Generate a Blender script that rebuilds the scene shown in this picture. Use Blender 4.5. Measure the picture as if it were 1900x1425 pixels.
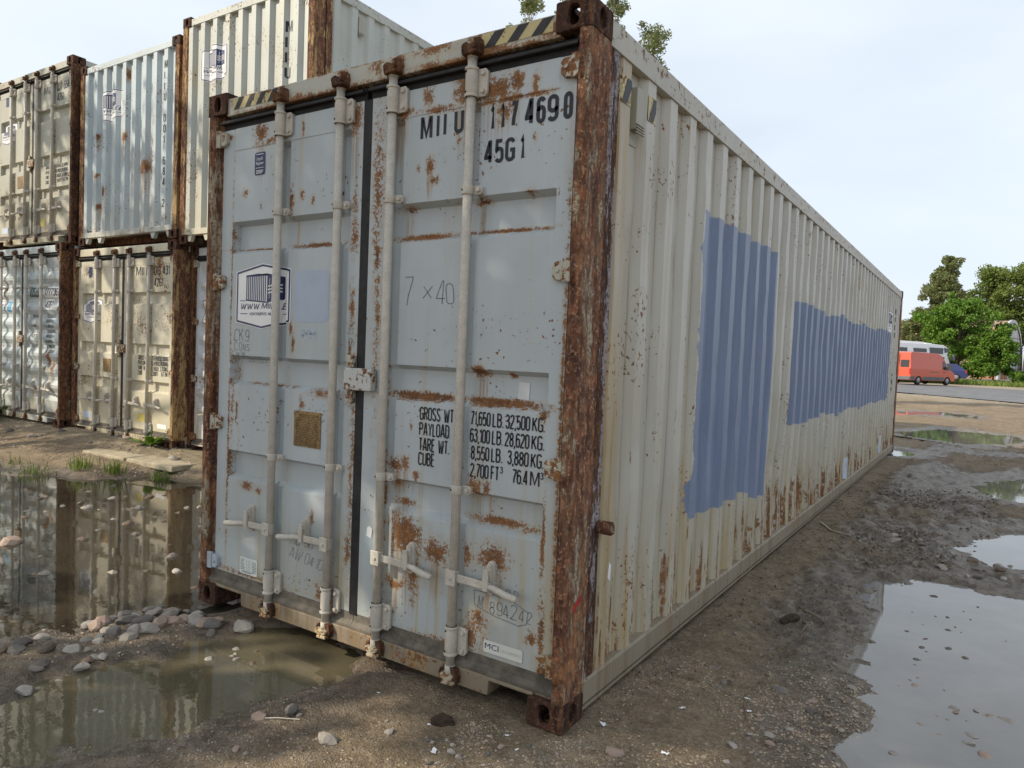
import bpy, bmesh, math, random
import numpy as np
from mathutils import Vector, Matrix, Quaternion
from mathutils.bvhtree import BVHTree
for o in list(bpy.data.objects): bpy.data.objects.remove(o)
SC = bpy.context.scene
COL = SC.collection
PI = math.pi
W, L, H = 2.438, 12.192, 2.896

# ------------------------------------------------------------------ camera
cd = bpy.data.cameras.new('camera'); cam = bpy.data.objects.new('camera', cd); COL.objects.link(cam)
cd.sensor_fit = 'HORIZONTAL'; cd.sensor_width = 36.0
cd.lens = 36.0 * 1332.38 / 1900.0
cd.clip_start = 0.05; cd.clip_end = 3000
fw = Vector((-0.54991396, 0.83410241, -0.04321824)); rt = Vector((0.83324462, 0.55143543, 0.04027859))
up = rt.cross(fw)
cam.matrix_world = Matrix(((rt.x, up.x, -fw.x, 3.76633), (rt.y, up.y, -fw.y, -2.46921), (rt.z, up.z, -fw.z, 1.51578), (0, 0, 0, 1)))
SC.camera = cam
# ------------------------------------------------------------------ sky, sun, exposure
SUN_AZ = Vector((-0.71, -0.70)).normalized(); SUN_EL = math.radians(34)
S = Vector((SUN_AZ.x * math.cos(SUN_EL), SUN_AZ.y * math.cos(SUN_EL), math.sin(SUN_EL)))
sun = bpy.data.lights.new('sun', 'SUN'); sun.energy = 2.9; sun.angle = math.radians(0.55); sun.color = (1.0, 0.89, 0.72)
so = bpy.data.objects.new('sun', sun); COL.objects.link(so); so.rotation_euler = S.to_track_quat('Z', 'Y').to_euler()
so.location = (-20, -25, 30)
w = bpy.data.worlds.new('World'); SC.world = w; w.use_nodes = True
nt = w.node_tree; nt.nodes.clear()
sky = nt.nodes.new('ShaderNodeTexSky'); sky.sky_type = 'NISHITA'; sky.sun_disc = False
sky.sun_elevation = SUN_EL; sky.sun_rotation = math.atan2(S.x, S.y)
sky.air_density = 1.0; sky.dust_density = 2.6; sky.ozone_density = 1.2
tc = nt.nodes.new('ShaderNodeTexCoord')
mp = nt.nodes.new('ShaderNodeMapping'); mp.inputs['Scale'].default_value = (0.8, 1.1, 2.6); mp.inputs['Rotation'].default_value = (0.2, 0.3, 0.6)
nz = nt.nodes.new('ShaderNodeTexNoise'); nz.inputs['Scale'].default_value = 1.5; nz.inputs['Detail'].default_value = 6; nz.inputs['Roughness'].default_value = 0.42
mr = nt.nodes.new('ShaderNodeMapRange'); mr.interpolation_type = 'SMOOTHSTEP'
mr.inputs[1].default_value = 0.32; mr.inputs[2].default_value = 0.68; mr.inputs[3].default_value = 0.58; mr.inputs[4].default_value = 0.98
mx = nt.nodes.new('ShaderNodeMix'); mx.data_type = 'RGBA'; mx.inputs['B'].default_value = (5.4, 5.9, 6.45, 1)
bg = nt.nodes.new('ShaderNodeBackground'); bg.inputs['Strength'].default_value = 0.10
wo = nt.nodes.new('ShaderNodeOutputWorld')
lk = nt.links.new
lk(tc.outputs['Generated'], mp.inputs['Vector']); lk(mp.outputs[0], nz.inputs['Vector']); lk(nz.outputs['Fac'], mr.inputs[0])
lk(mr.outputs[0], mx.inputs['Factor']); lk(sky.outputs[0], mx.inputs['A']); lk(mx.outputs['Result'], bg.inputs[0]); lk(bg.outputs[0], wo.inputs[0])
SC.view_settings.view_transform = 'Standard'; SC.view_settings.look = 'None'; SC.view_settings.gamma = 1.0
SC.view_settings.use_curve_mapping = False
SC.view_settings.exposure = 0.74
SC.render.engine = 'CYCLES'
SC.cycles.max_bounces = 8; SC.cycles.diffuse_bounces = 4; SC.cycles.glossy_bounces = 4; SC.cycles.transmission_bounces = 4; SC.cycles.transparent_max_bounces = 8
SC.cycles.use_denoising = True

# ------------------------------------------------------------------ node helpers
class V:
    def __init__(s, b, o): s.b = b; s.o = o
    def _m(s, op, a, c=None, cl=False): return s.b.math(op, a, c, cl)
    def __add__(s, o): return s._m('ADD', s, o)
    __radd__ = __add__
    def __sub__(s, o): return s._m('SUBTRACT', s, o)
    def __rsub__(s, o): return s._m('SUBTRACT', o, s)
    def __mul__(s, o): return s._m('MULTIPLY', s, o)
    __rmul__ = __mul__
    def __truediv__(s, o): return s._m('DIVIDE', s, o)
    def abs(s): return s._m('ABSOLUTE', s)
    def max(s, o): return s._m('MAXIMUM', s, o)
    def min(s, o): return s._m('MINIMUM', s, o)
    def floor(s): return s._m('FLOOR', s)
    def fract(s): return s._m('FRACT', s)
    def clamp(s): return s._m('ADD', s, 0.0, True)
    def pow(s, o): return s._m('POWER', s, o)
class B:
    def __init__(s, name):
        s.m = bpy.data.materials.new(name); s.m.use_nodes = True
        s.t = s.m.node_tree; s.t.nodes.clear()
        s.out = s.n('ShaderNodeOutputMaterial'); s.p = s.n('ShaderNodeBsdfPrincipled')
        s.l(s.p.outputs[0], s.out.inputs[0])
        s.tc = s.n('ShaderNodeTexCoord'); s.pos = s.tc.outputs['Object']
    def n(s, t): return s.t.nodes.new(t)
    def l(s, a, b): s.t.links.new(a, b)
    def put(s, sock, v):
        if isinstance(v, V): s.l(v.o, sock)
        elif hasattr(v, 'is_output'): s.l(v, sock)
        elif isinstance(v, (tuple, list)) and len(v) == 3 and sock.type == 'RGBA': sock.default_value = (*v, 1)
        else: sock.default_value = v
    def math(s, op, a, c=None, cl=False):
        n = s.n('ShaderNodeMath'); n.operation = op; n.use_clamp = cl
        s.put(n.inputs[0], a)
        if c is not None: s.put(n.inputs[1], c)
        return V(s, n.outputs[0])
    def vm(s, op, a, c=None):
        n = s.n('ShaderNodeVectorMath'); n.operation = op; s.put(n.inputs[0], a)
        if c is not None: s.put(n.inputs[1], c)
        return n.outputs['Value'] if op in ('LENGTH', 'DOT_PRODUCT', 'DISTANCE') else n.outputs[0]
    def xyz(s, v=None):
        n = s.n('ShaderNodeSeparateXYZ'); s.l(v or s.pos, n.inputs[0]); return [V(s, o) for o in n.outputs]
    def vec(s, x, y, z=0.0):
        n = s.n('ShaderNodeCombineXYZ')
        for i, q in enumerate((x, y, z)): s.put(n.inputs[i], q)
        return n.outputs[0]
    def noise(s, vec=None, scale=5, detail=4, rough=.55, dist=0.0):
        n = s.n('ShaderNodeTexNoise'); s.l(vec or s.pos, n.inputs['Vector'])
        n.inputs['Scale'].default_value = scale; n.inputs['Detail'].default_value = detail
        n.inputs['Roughness'].default_value = rough; n.inputs['Distortion'].default_value = dist
        return V(s, n.outputs['Fac'])
    def voro(s, vec=None, scale=5, feat='F1'):
        n = s.n('ShaderNodeTexVoronoi'); s.l(vec or s.pos, n.inputs['Vector']); n.inputs['Scale'].default_value = scale; n.feature = feat
        return V(s, n.outputs['Distance']), n.outputs['Color']
    def ss(s, lo, hi, x):
        n = s.n('ShaderNodeMapRange'); n.interpolation_type = 'SMOOTHSTEP'; s.put(n.inputs[0], x)
        n.inputs[1].default_value = lo; n.inputs[2].default_value = hi
        return V(s, n.outputs[0])
    def mix(s, f, a, b):
        n = s.n('ShaderNodeMix'); n.data_type = 'RGBA'; s.put(n.inputs['Factor'], f); s.put(n.inputs['A'], a); s.put(n.inputs['B'], b)
        return n.outputs['Result']
    def bump(s, h, strength=.3, dist=.01):
        n = s.n('ShaderNodeBump'); n.inputs['Strength'].default_value = strength; n.inputs['Distance'].default_value = dist
        s.put(n.inputs['Height'], h); s.l(n.outputs[0], s.p.inputs['Normal'])
    def fin(s, col, rough=.5, spec=.5, metal=0.0):
        s.put(s.p.inputs['Base Color'], col); s.put(s.p.inputs['Roughness'], rough)
        s.put(s.p.inputs['Specular IOR Level'], spec); s.put(s.p.inputs['Metallic'], metal)
        return s.m

def rustcol(b, p, sc=1.0):
    n1 = b.noise(p, 9 * sc, 6, .65); n2 = b.noise(p, 85 * sc, 4, .65)
    c = b.mix(b.ss(.34, .64, n1 * .5 + n2 * .5), (.095, .040, .020), (.26, .118, .042))
    return b.mix(b.ss(.52, .68, n2) * .6, c, (.35, .195, .085)), n1, n2

def paint(name, col, seed=0.0, spot=.5, streak=.4, low=.0, blobs=(), dirt=.35, rough=.42, tint=(.46, .38, .22), ext=None, top=.0, vstreak=.3, rustext=None):
    """weathered container paint: mottled coat, dirt runs, rust flecks, rust patches, rust runs"""
    b = B(name)
    p = b.vm('ADD', b.pos, (seed * 3.7, seed * 5.1, seed * 2.3)) if seed else b.pos
    x, y, z = b.xyz(); X, Y, Z = b.xyz(p); h = X + Y * .93
    big = b.noise(p, 1.7, 5, .55)
    sv = b.vec(h * 16.0, Z * .55, Y * 1.3); st = b.noise(sv, 1.0, 6, .62)
    sv2 = b.vec(h * 46.0, Z * 1.6, Y * 4.0); st2 = b.noise(sv2, 1.0, 3, .6)
    base = b.mix(b.ss(.35, .68, big) * .5, col, tuple(c * .78 for c in col))
    grime = b.noise(p, 130, 3, .7); base = b.mix(b.ss(.60, .72, grime) * b.ss(.35, .65, b.noise(p, 3.5, 4, .6)) * .45, base, (.20, .15, .09))
    base = b.mix(b.ss(.5, .8, st2) * .25, base, tuple(min(1, c * 1.12) for c in col))
    if ext: base = ext(b, base, x, y, z, p)
    lowm = b.ss(1.5, 0.0, z)
    dm = (b.ss(.48, .78, st) * dirt * (lowm * .8 + .45) + lowm * lowm * dirt * .45 + b.ss(.5, .75, big) * .12).clamp()
    cov = getattr(b, 'cover', None)
    if cov is not None: dm = dm * (1.0 - cov * .85)
    base = b.mix(dm, base, tint)
    # rust flecks
    reg = b.noise(p, 2.3, 3, .5)
    fl = b.noise(p, 42, 4, .6)
    fleck = b.ss(.0, .05, fl + (reg - .5) * .55 - (.78 - .12 * spot))
    rc, n1, n2 = rustcol(b, p)
    rust = fleck
    fine = b.noise(p, 22, 6, .68)
    if blobs:
        d = None
        for (bx, bz, rx, rz, s_) in blobs:
            q = b.vm('MULTIPLY', b.vm('SUBTRACT', b.pos, (bx, 0, bz)), (1 / rx, 0, 1 / rz))
            v = (1.0 - V(b, b.vm('LENGTH', q))) * s_
            d = v if d is None else d.max(v)
        d = d.max(-1.0)
        patch = b.ss(-.04, .20, d * .50 + (fine - .5) * 1.0 + (n2 - .5) * 1.25 - .05)
        halo = b.ss(-.7, .4, d) * b.ss(.38, .62, fine) * .55
        base = b.mix(halo, base, (.42, .27, .11))
        d2 = None
        for (bx, bz, rx, rz, s_) in blobs:   # brown runs washed down below the larger patches
            if s_ < .85 or rx > 4 * rz: continue
            ln = max(.10, rz * 2.4); q = b.vm('MULTIPLY', b.vm('SUBTRACT', b.pos, (bx, 0, bz - ln * .8)), (1 / (rx * .9), 0, 1 / ln))
            v = 1.0 - V(b, b.vm('LENGTH', q)); d2 = v if d2 is None else d2.max(v)
        if d2 is not None: base = b.mix((b.ss(.0, .7, d2) * b.ss(.42, .62, b.noise(b.vec(h * 60, Z * 1.2, Y * 4), 1, 4, .6)) * .75).clamp(), base, (.30, .18, .075))
        rust = rust.max(patch * b.ss(-.95, -.4, d))
    if streak:
        rs = b.ss(.0, .10, st + (reg - .5) * .5 + lowm * low * .22 - (.86 - streak * .14))
        sm = (b.ss(-.14, .04, st + (reg - .5) * .5 + lowm * low * .22 - (.86 - streak * .14)) * vstreak * 1.6).clamp()
        if cov is not None: sm = sm * (1.0 - cov * .9)
        base = b.mix(sm, base, (.44, .29, .12))
        rust = rust.max(rs * b.ss(.36, .56, fine))
    if low:
        lr = b.ss(.0, .14, (fine - .5) * 1.1 + (reg - .5) * .7 + (b.ss(.9, .05, z) - 1.0) * .5 * (2 - low) + low * .12 - .22)
        rust = rust.max(lr)
    if top:
        tr = b.ss(.0, .12, (fine - .5) * 1.0 + (b.ss(H - .35, H - .06, z) - 1.0) * .5 + top * .2 - .1)
        rust = rust.max(tr)
    if rustext: rust = rust.max(rustext(b, x, y, z, fine))
    if cov is not None: rust = rust * (1.0 - cov * .85)
    colr = b.mix(rust, base, rc)
    wav = b.noise(b.vec(X * 2.2, Y * 2.2, Z * 1.6), 1, 2, .5)
    b.bump((wav * 2.2 + big * .25 + rust * .35 + fine * .22 + n2 * rust * .5) * 1.0, .35, .006)
    return b.fin(colr, b.mix(rust, (rough,) * 3, (.85,) * 3), .45)

def rusty(name, pc=(.40, .31, .20), keep=.35, seed=0.0, dark=1.0):
    """steel post eaten by rust with flakes of old paint left in long vertical shreds"""
    b = B(name)
    p = b.vm('ADD', b.pos, (seed * 2.1, seed * 1.3, seed * 4.7))
    X, Y, Z = b.xyz(p); h = X + Y * .9
    s1 = b.noise(b.vec(h * 24, Z * 7.5, Y * 8), 1, 8, .74, .4)
    s2 = b.noise(b.vec(h * 13, Z * 1.7, Y * 4), 1, 6, .66)
    f = b.noise(p, 70, 4, .65)
    c = b.mix(b.ss(.40, .60, s1), (.040 * dark, .019 * dark, .014 * dark), (.20 * dark, .082 * dark, .040 * dark))
    c = b.mix(b.ss(.47, .60, s2) * .6, c, (.27 * dark, .135 * dark, .070 * dark))
    c = b.mix(b.ss(.52, .64, f) * .6, c, (.36 * dark, .24 * dark, .15 * dark))
    s3 = b.noise(b.vec(h * 3.0, Z * 1.1, Y * 2), 1, 4, .6); vd, vc = b.voro(b.vec(h * 34, Z * 17, Y * 14), 1)
    c = b.mix(b.ss(.50, .64, s3) * .55, c, (.33 * dark, .155 * dark, .062 * dark)); c = b.mix(b.ss(.42, .30, s3) * .55, c, (.085 * dark, .040 * dark, .028 * dark))
    c = b.mix(b.ss(.40, .58, vd) * .55, c, (.05 * dark, .024 * dark, .018 * dark))
    k = b.ss(.0, .06, s1 + (s2 - .5) * .9 + (s3 - .5) * .7 - (.82 - keep * .35)) * b.ss(.3, .5, f)
    c = b.mix(k, c, pc)
    b.bump(s1 * .9 + f * .5 + k * .35 - vd * .5, 1.0, .018)
    return b.fin(c, .88, .25)

def flat(name, col, rough=.6, spec=.4, var=.15, scale=20, metal=0.0, bmp=.15):
    b = B(name); n = b.noise(None, scale, 5, .6); n2 = b.noise(None, scale * .15, 3, .5)
    c = b.mix(b.ss(.35, .65, n * .6 + n2 * .4), tuple(q * (1 - var) for q in col), tuple(min(1, q * (1 + var)) for q in col))
    if bmp: b.bump(n, bmp, .004)
    return b.fin(c, rough, spec, metal)
# ------------------------------------------------------------------ mesh helpers
class MB:
    def __init__(s): s.bm = bmesh.new(); s.mi = 0
    def face(s, pts):
        try: f = s.bm.faces.new([s.bm.verts.new(p) for p in pts])
        except ValueError: return None
        f.material_index = s.mi; return f
    def box(s, x0, x1, y0, y1, z0, z1):
        v = [s.bm.verts.new((x, y, z)) for z in (z0, z1) for y in (y0, y1) for x in (x0, x1)]
        for q in ((0, 2, 3, 1), (4, 5, 7, 6), (0, 1, 5, 4), (2, 6, 7, 3), (0, 4, 6, 2), (1, 3, 7, 5)):
            f = s.bm.faces.new([v[i] for i in q]); f.material_index = s.mi
        return s
    def prism(s, pts, ax, a, b):
        def P(u, v, t): return {'x': (t, u, v), 'y': (u, t, v), 'z': (u, v, t)}[ax]
        A = [s.bm.verts.new(P(u, v, a)) for u, v in pts]; Bv = [s.bm.verts.new(P(u, v, b)) for u, v in pts]
        n = len(pts); fs = [s.bm.faces.new(A[::-1]), s.bm.faces.new(Bv)]
        for i in range(n): fs.append(s.bm.faces.new((A[i], A[(i + 1) % n], Bv[(i + 1) % n], Bv[i])))
        for f in fs: f.material_index = s.mi
        return s
    def tube(s, pts, r, n=10, cap=True, jit=0, rnd=None):
        pts = [Vector(p) for p in pts]; rings = []
        rr = r if isinstance(r, (list, tuple)) else [r] * len(pts)
        ref = None
        for i, p in enumerate(pts):
            d = (pts[min(i + 1, len(pts) - 1)] - pts[max(i - 1, 0)]).normalized()
            if ref is None: ref = d.orthogonal().normalized()
            a = (ref - d * ref.dot(d)).normalized(); b = d.cross(a); ref = a
            rings.append([s.bm.verts.new(p + (a * math.cos(t) + b * math.sin(t)) * rr[i] * (1 + (rnd.uniform(-jit, jit) if rnd else 0))) for t in [2 * PI * k / n for k in range(n)]])
        fs = []
        for A, Bv in zip(rings, rings[1:]):
            for k in range(n): fs.append(s.bm.faces.new((A[k], A[(k + 1) % n], Bv[(k + 1) % n], Bv[k])))
        for f in fs: f.smooth = n > 6
        if cap:
            fs.append(s.bm.faces.new(rings[0][::-1])); fs.append(s.bm.faces.new(rings[-1]))
        for f in fs: f.material_index = s.mi
        return s
    def cyl(s, p0, p1, r, n=14): return s.tube([p0, p1], r, n)
    def grid(s, P):
        """P: rows of points"""
        R = [[s.bm.verts.new(p) for p in r] for r in P]
        for A, Bv in zip(R, R[1:]):
            for i in range(len(A) - 1):
                f = s.bm.faces.new((A[i], A[i + 1], Bv[i + 1], Bv[i])); f.material_index = s.mi
        return s
    def map(s, fn):
        for v in s.bm.verts: v.co = fn(v.co)
        return s
    def mesh(s, name, mats, recalc=True):
        if recalc: bmesh.ops.recalc_face_normals(s.bm, faces=s.bm.faces)
        me = bpy.data.meshes.new(name); s.bm.to_mesh(me); s.bm.free()
        for m in (mats if isinstance(mats, (list, tuple)) else [mats]): me.materials.append(m)
        return me
def link(name, me, parent=None, label=None, bevel=0.0, seg=2):
    o = bpy.data.objects.new(name, me); COL.objects.link(o)
    if parent: o.parent = parent
    if label: o['label'] = label
    if bevel:
        md = o.modifiers.new('bevel', 'BEVEL'); md.width = bevel; md.segments = seg; md.limit_method = 'ANGLE'; md.angle_limit = math.radians(28)
    return o
def part(name, mb, mats, parent=None, label=None, bevel=0.0, recalc=True, seg=2):
    return link(name, mb.mesh(name, mats, recalc), parent, label, bevel, seg)
def tag(o, label, cat, group=None, kind=None):
    if label: o['label'] = label
    if cat: o['category'] = cat
    if group: o['group'] = group
    if kind: o['kind'] = kind
    return o
def empty(name, loc, rz=0.0, label=None, cat=None, group=None, scale=1.0):
    e = bpy.data.objects.new(name, None); COL.objects.link(e); e.location = loc; e.rotation_euler = (0, 0, rz); e.scale = (scale,) * 3
    e.empty_display_size = .2
    return tag(e, label, cat, group)

# ------------------------------------------------------------------ stroke lettering
def arc(cx, cy, rx, ry, a0, a1, n=7):
    return [(cx + rx * math.cos(math.radians(a0 + (a1 - a0) * i / n)), cy + ry * math.sin(math.radians(a0 + (a1 - a0) * i / n))) for i in range(n + 1)]
_w = .36; _r = .18
def _O(w=_w): r = w / 2; return arc(r, 1 - r, r, r, 0, 180) + arc(r, r, r, r, 180, 360)
GL = {
 'I': (0.0, [[(0, 0), (0, 1)]]), '1': (.16, [[(0, .80), (.06, .83), (.14, .93), (.16, 1), (.16, 0)]]),
 'M': (.50, [[(0, 0), (0, 1), (.05, 1), (.25, .12), (.45, 1), (.50, 1), (.50, 0)]]),
 'U': (_w, [[(0, 1), (0, _r)] + arc(_r, _r, _r, _r, 180, 360) + [(_w, 1)]]), 'Ü': (_w, [[(0, 1), (0, _r)] + arc(_r, _r, _r, _r, 180, 360) + [(_w, 1)], [(.07, 1.16), (.08, 1.22)], [(.27, 1.16), (.28, 1.22)]]),
 '0': (_w, [_O(), True]), 'O': (_w, [_O(), True]),
 '7': (.34, [[(0, 1), (.34, 1), (.30, .80), (.16, .35), (.12, 0)]]),
 '4': (.38, [[(.27, 0), (.27, 1), (.22, 1), (0, .30), (0, .24), (.38, .24)]]),
 '6': (_w, [arc(_r, 1 - _r, _r, _r, 20, 180) + arc(_r, _r, _r, _r, 180, 360) + arc(_r, .44, _r, _r, 0, 175)]),
 '9': (_w, [arc(_r, _r, _r, _r, 200, 360) + arc(_r, 1 - _r, _r, _r, 0, 180) + arc(_r, .56, _r, _r, 180, 355)]),
 '8': (_w, [arc(_r, .77, .16, .23, -90, 270, 14), True, arc(_r, .27, .18, .27, -90, 270, 14), True]),
 '5': (_w, [[(_w - .02, 1), (.04, 1), (.02, .55)] + arc(_r, .46, _r, .16, 150, 20, 5) + arc(_r, _r, _r, _r, 0, -160)]),
 '3': (_w, [arc(_r, .80, .16, .20, 165, -60, 8) + [(.12, .56)], [(.12, .56), (.2, .56)] + arc(_r, .28, .18, .28, 65, -165, 10)]),
 '2': (_w, [arc(_r, 1 - _r, _r, _r, 175, -20) + [(.30, .60), (.03, .12), (0, 0), (_w, 0)]]),
 'G': (_w, [arc(_r, 1 - _r, _r, _r, 10, 180) + arc(_r, _r, _r, _r, 180, 330) + [(_w, .10), (_w, .48), (_r, .48)]]),
 'R': (_w, [[(0, 0), (0, 1)] + arc(.17, .77, .19, .23, 90, -90) + [(0, .54)], [(.17, .54), (.36, 0)]]),
 'S': (_w, [arc(_r, .80, .17, .20, 15, 200, 8) + [(.1, .56), (.26, .44)] + arc(_r, .22, .18, .22, 35, -165, 9)]),
 'P': (_w, [[(0, 0), (0, 1)] + arc(.17, .75, .19, .25, 90, -90) + [(0, .50)]]),
 'A': (.40, [[(0, 0), (.17, 1), (.23, 1), (.40, 0)], [(.06, .27), (.34, .27)]]),
 'Y': (.38, [[(0, 1), (.19, .45), (.38, 1)], [(.19, .45), (.19, 0)]]),
 'L': (.28, [[(0, 1), (0, 0), (.28, 0)]]), 'D': (_w, [[(0, 0), (0, 1), (.14, 1)] + arc(.14, .78, .22, .22, 90, 0, 4) + arc(.14, .22, .22, .22, 0, -90, 4) + [(0, 0)]]),
 'T': (.34, [[(0, 1), (.34, 1)], [(.17, 1), (.17, 0)]]), 'E': (.28, [[(.28, 1), (0, 1), (0, 0), (.28, 0)], [(0, .53), (.25, .53)]]),
 'F': (.28, [[(.28, 1), (0, 1), (0, 0)], [(0, .53), (.25, .53)]]),
 'W': (.54, [[(0, 1), (.11, 0), (.16, 0), (.27, .85), (.38, 0), (.43, 0), (.54, 1)]]),
 'C': (_w, [arc(_r, 1 - _r, _r, _r, 10, 180) + arc(_r, _r, _r, _r, 180, 350)]),
 'B': (_w, [[(0, 0), (0, 1)] + arc(.17, .78, .17, .22, 90, -90) + [(0, .56)], [(.17, .56)] + arc(.17, .28, .19, .28, 90, -90) + [(0, 0)]]),
 'K': (.36, [[(0, 0), (0, 1)], [(.35, 1), (.02, .42)], [(.12, .58), (.37, 0)]]),
 'N': (.38, [[(0, 0), (0, 1), (.04, 1), (.34, 0), (.38, 0), (.38, 1)]]), 'V': (.38, [[(0, 1), (.19, 0), (.38, 1)]]),
 'H': (.36, [[(0, 0), (0, 1)], [(.36, 0), (.36, 1)], [(0, .52), (.36, .52)]]), 'X': (.36, [[(0, 0), (.36, 1)], [(0, 1), (.36, 0)]]),
 '.': (.0, [[(0, -.02), (0, .06)]]), ',': (.04, [[(.04, .06), (.03, -.06), (0, -.16)]]), '-': (.2, [[(0, .5), (.2, .5)]]), 'x': (.3, [[(0, .1), (.3, .6)], [(0, .6), (.3, .1)]]),
}
def glyph_lines(ch):
    w, ps = GL[ch]; out = []; i = 0
    while i < len(ps):
        cl = i + 1 < len(ps) and ps[i + 1] is True
        out.append((ps[i], cl)); i += 2 if cl else 1
    return w, out
def stroke(mb, pts, t, closed=False, fn=None):
    """flat ribbon of width t along a 2-D polyline"""
    P = [Vector(p) for p in pts]; Q = [P[0]]
    for p in P[1:]:
        if (p - Q[-1]).length > 1e-5: Q.append(p)
    if closed and (Q[0] - Q[-1]).length < 1e-5: Q.pop()
    n = len(Q); Lf = []; Rt = []
    if n < 2: return
    for i in range(n):
        a = Q[i - 1] if (i > 0 or closed) else None; c = Q[(i + 1) % n] if (i < n - 1 or closed) else None
        d1 = (Q[i] - a).normalized() if a is not None else None; d2 = (c - Q[i]).normalized() if c is not None else None
        if d1 is None: d1 = d2
        if d2 is None: d2 = d1
        nn = Vector((-d1.y - d2.y, d1.x + d2.x))
        nn = nn.normalized() if nn.length > 1e-4 else Vector((-d1.y, d1.x))
        k = min(1.9, 1 / max(.3, nn.dot(Vector((-d1.y, d1.x)))))
        Lf.append(Q[i] + nn * t * .5 * k); Rt.append(Q[i] - nn * t * .5 * k)
    m = n if closed else n - 1
    for i in range(m):
        j = (i + 1) % n
        mb.face([(q.x, 0, q.y) for q in (Rt[i], Rt[j], Lf[j], Lf[i])])
def write(mb, txt, x, z, h, t=.13, wx=1.0, gap=.17, slant=0.0, end=None, rot=0.0, vertical=False, jit=None):
    """txt along +x from (x,z); h height; wx widens; end = fit to this right edge"""
    if end is not None:
        tot = sum((GL[c][0] if c != ' ' else .22) for c in txt) ; k = len(txt) - 1
        wx = (end - x - t * h) / (h * (tot + gap * k))
    cx, cz = x, z
    ca, sa = math.cos(rot), math.sin(rot)
    for c in txt:
        if c == ' ':
            if vertical: cz -= h * 1.3
            else: cx += (.22 + gap) * h * wx
            continue
        gw, ls = glyph_lines(c)
        ja = jit.uniform(-.12, .12) if jit else 0; js = 1 + (jit.uniform(-.15, .15) if jit else 0)
        for pts, cl in ls:
            q = []
            for (u, v) in pts:
                a = (u * wx + v * (slant + ja)) * h * js + (cx - x) + t * h * .5; bb = v * h * js * (1 - t) + t * h * .5 + (cz - z)
                q.append((x + a * ca - bb * sa, z + a * sa + bb * ca))
            stroke(mb, q, t * h, cl)
        if vertical: cz -= h * 1.32
        else: cx += (gw + gap) * h * wx
    return mb
def drape(mb, fn, xs=(), zs=(), off=.0015):
    """cut flat lettering at the creases of the sheet it is painted on and lay it on that sheet"""
    bm = mb.bm
    if bm.verts:
        x0 = min(v.co.x for v in bm.verts); x1 = max(v.co.x for v in bm.verts); z0 = min(v.co.z for v in bm.verts); z1 = max(v.co.z for v in bm.verts)
        for c in xs:
            if x0 < c < x1: bmesh.ops.bisect_plane(bm, geom=bm.verts[:] + bm.edges[:] + bm.faces[:], plane_co=(c, 0, 0), plane_no=(1, 0, 0), dist=1e-5)
        for c in zs:
            if z0 < c < z1: bmesh.ops.bisect_plane(bm, geom=bm.verts[:] + bm.edges[:] + bm.faces[:], plane_co=(0, 0, c), plane_no=(0, 0, 1), dist=1e-5)
    for v in bm.verts: v.co.y = fn(v.co.x, v.co.z) - off + v.co.y
    return mb
# ------------------------------------------------------------------ materials shared by the containers
M = {}
M['rust_main'] = rusty('rusty post steel', (.44, .36, .26), .78, seed=1, dark=1.7)
M['rust_cast'] = rusty('rusty casting steel', keep=.1, seed=2, dark=.72)
M['rust_b'] = rusty('rusted dark post steel', (.34, .27, .16), .55, seed=4, dark=.95)
M['rust_c'] = rusty('ochre rusted post steel', (.46, .32, .15), .85, seed=6, dark=1.5)
M['rubber'] = flat('black door rubber', (.018, .018, .019), .62, .35, .4, 30)
M['rubber_dirty'] = flat('dusty door rubber', (.14, .122, .098), .85, .2, .35, 18)
M['hole'] = flat('bolt hole shadow paint', (.012, .01, .008), .9, .1, .1)
M['ink'] = flat('black stencil paint', (.016, .018, .026), .5, .4, .3, 40, bmp=0)
M['pen'] = flat('grey marker pen', (.17, .18, .185), .6, .3, .3, 60, bmp=0)
M['sign_white'] = flat('white vinyl sticker', (.80, .80, .80), .35, .5, .05, 6, bmp=0)
M['sign_blue'] = flat('navy vinyl print', (.016, .028, .11), .38, .5, .15, 20, bmp=0)
M['haz_y'] = paint('faded yellow hazard film', (.52, .44, .22), 31, 1.6, .5, .0, (), .5, .5)
M['haz_k'] = flat('black hazard film', (.025, .025, .027), .5, .4, .3, 30, bmp=0)
M['brass'] = flat('tarnished brass plate', (.25, .165, .07), .5, .5, .45, 60, .4)
M['brass_print'] = flat('dark etched plate text', (.07, .045, .022), .6, .3, .3, 60, bmp=0)
M['cam_low'] = paint('rust stained lock cam', (.40, .35, .28), 33, 2.2, .6, .35, (), .9, .6)
M['rod'] = flat('galvanised lock rod paint', (.50, .46, .395), .6, .35, .13, 150, bmp=.5)
M['tagblue'] = flat('pale blue marking film', (.52, .60, .70), .4, .5, .08, 10, bmp=0)
M['red'] = flat('red paint smear', (.33, .02, .015), .5, .4, .4, 60, bmp=0)

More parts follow.
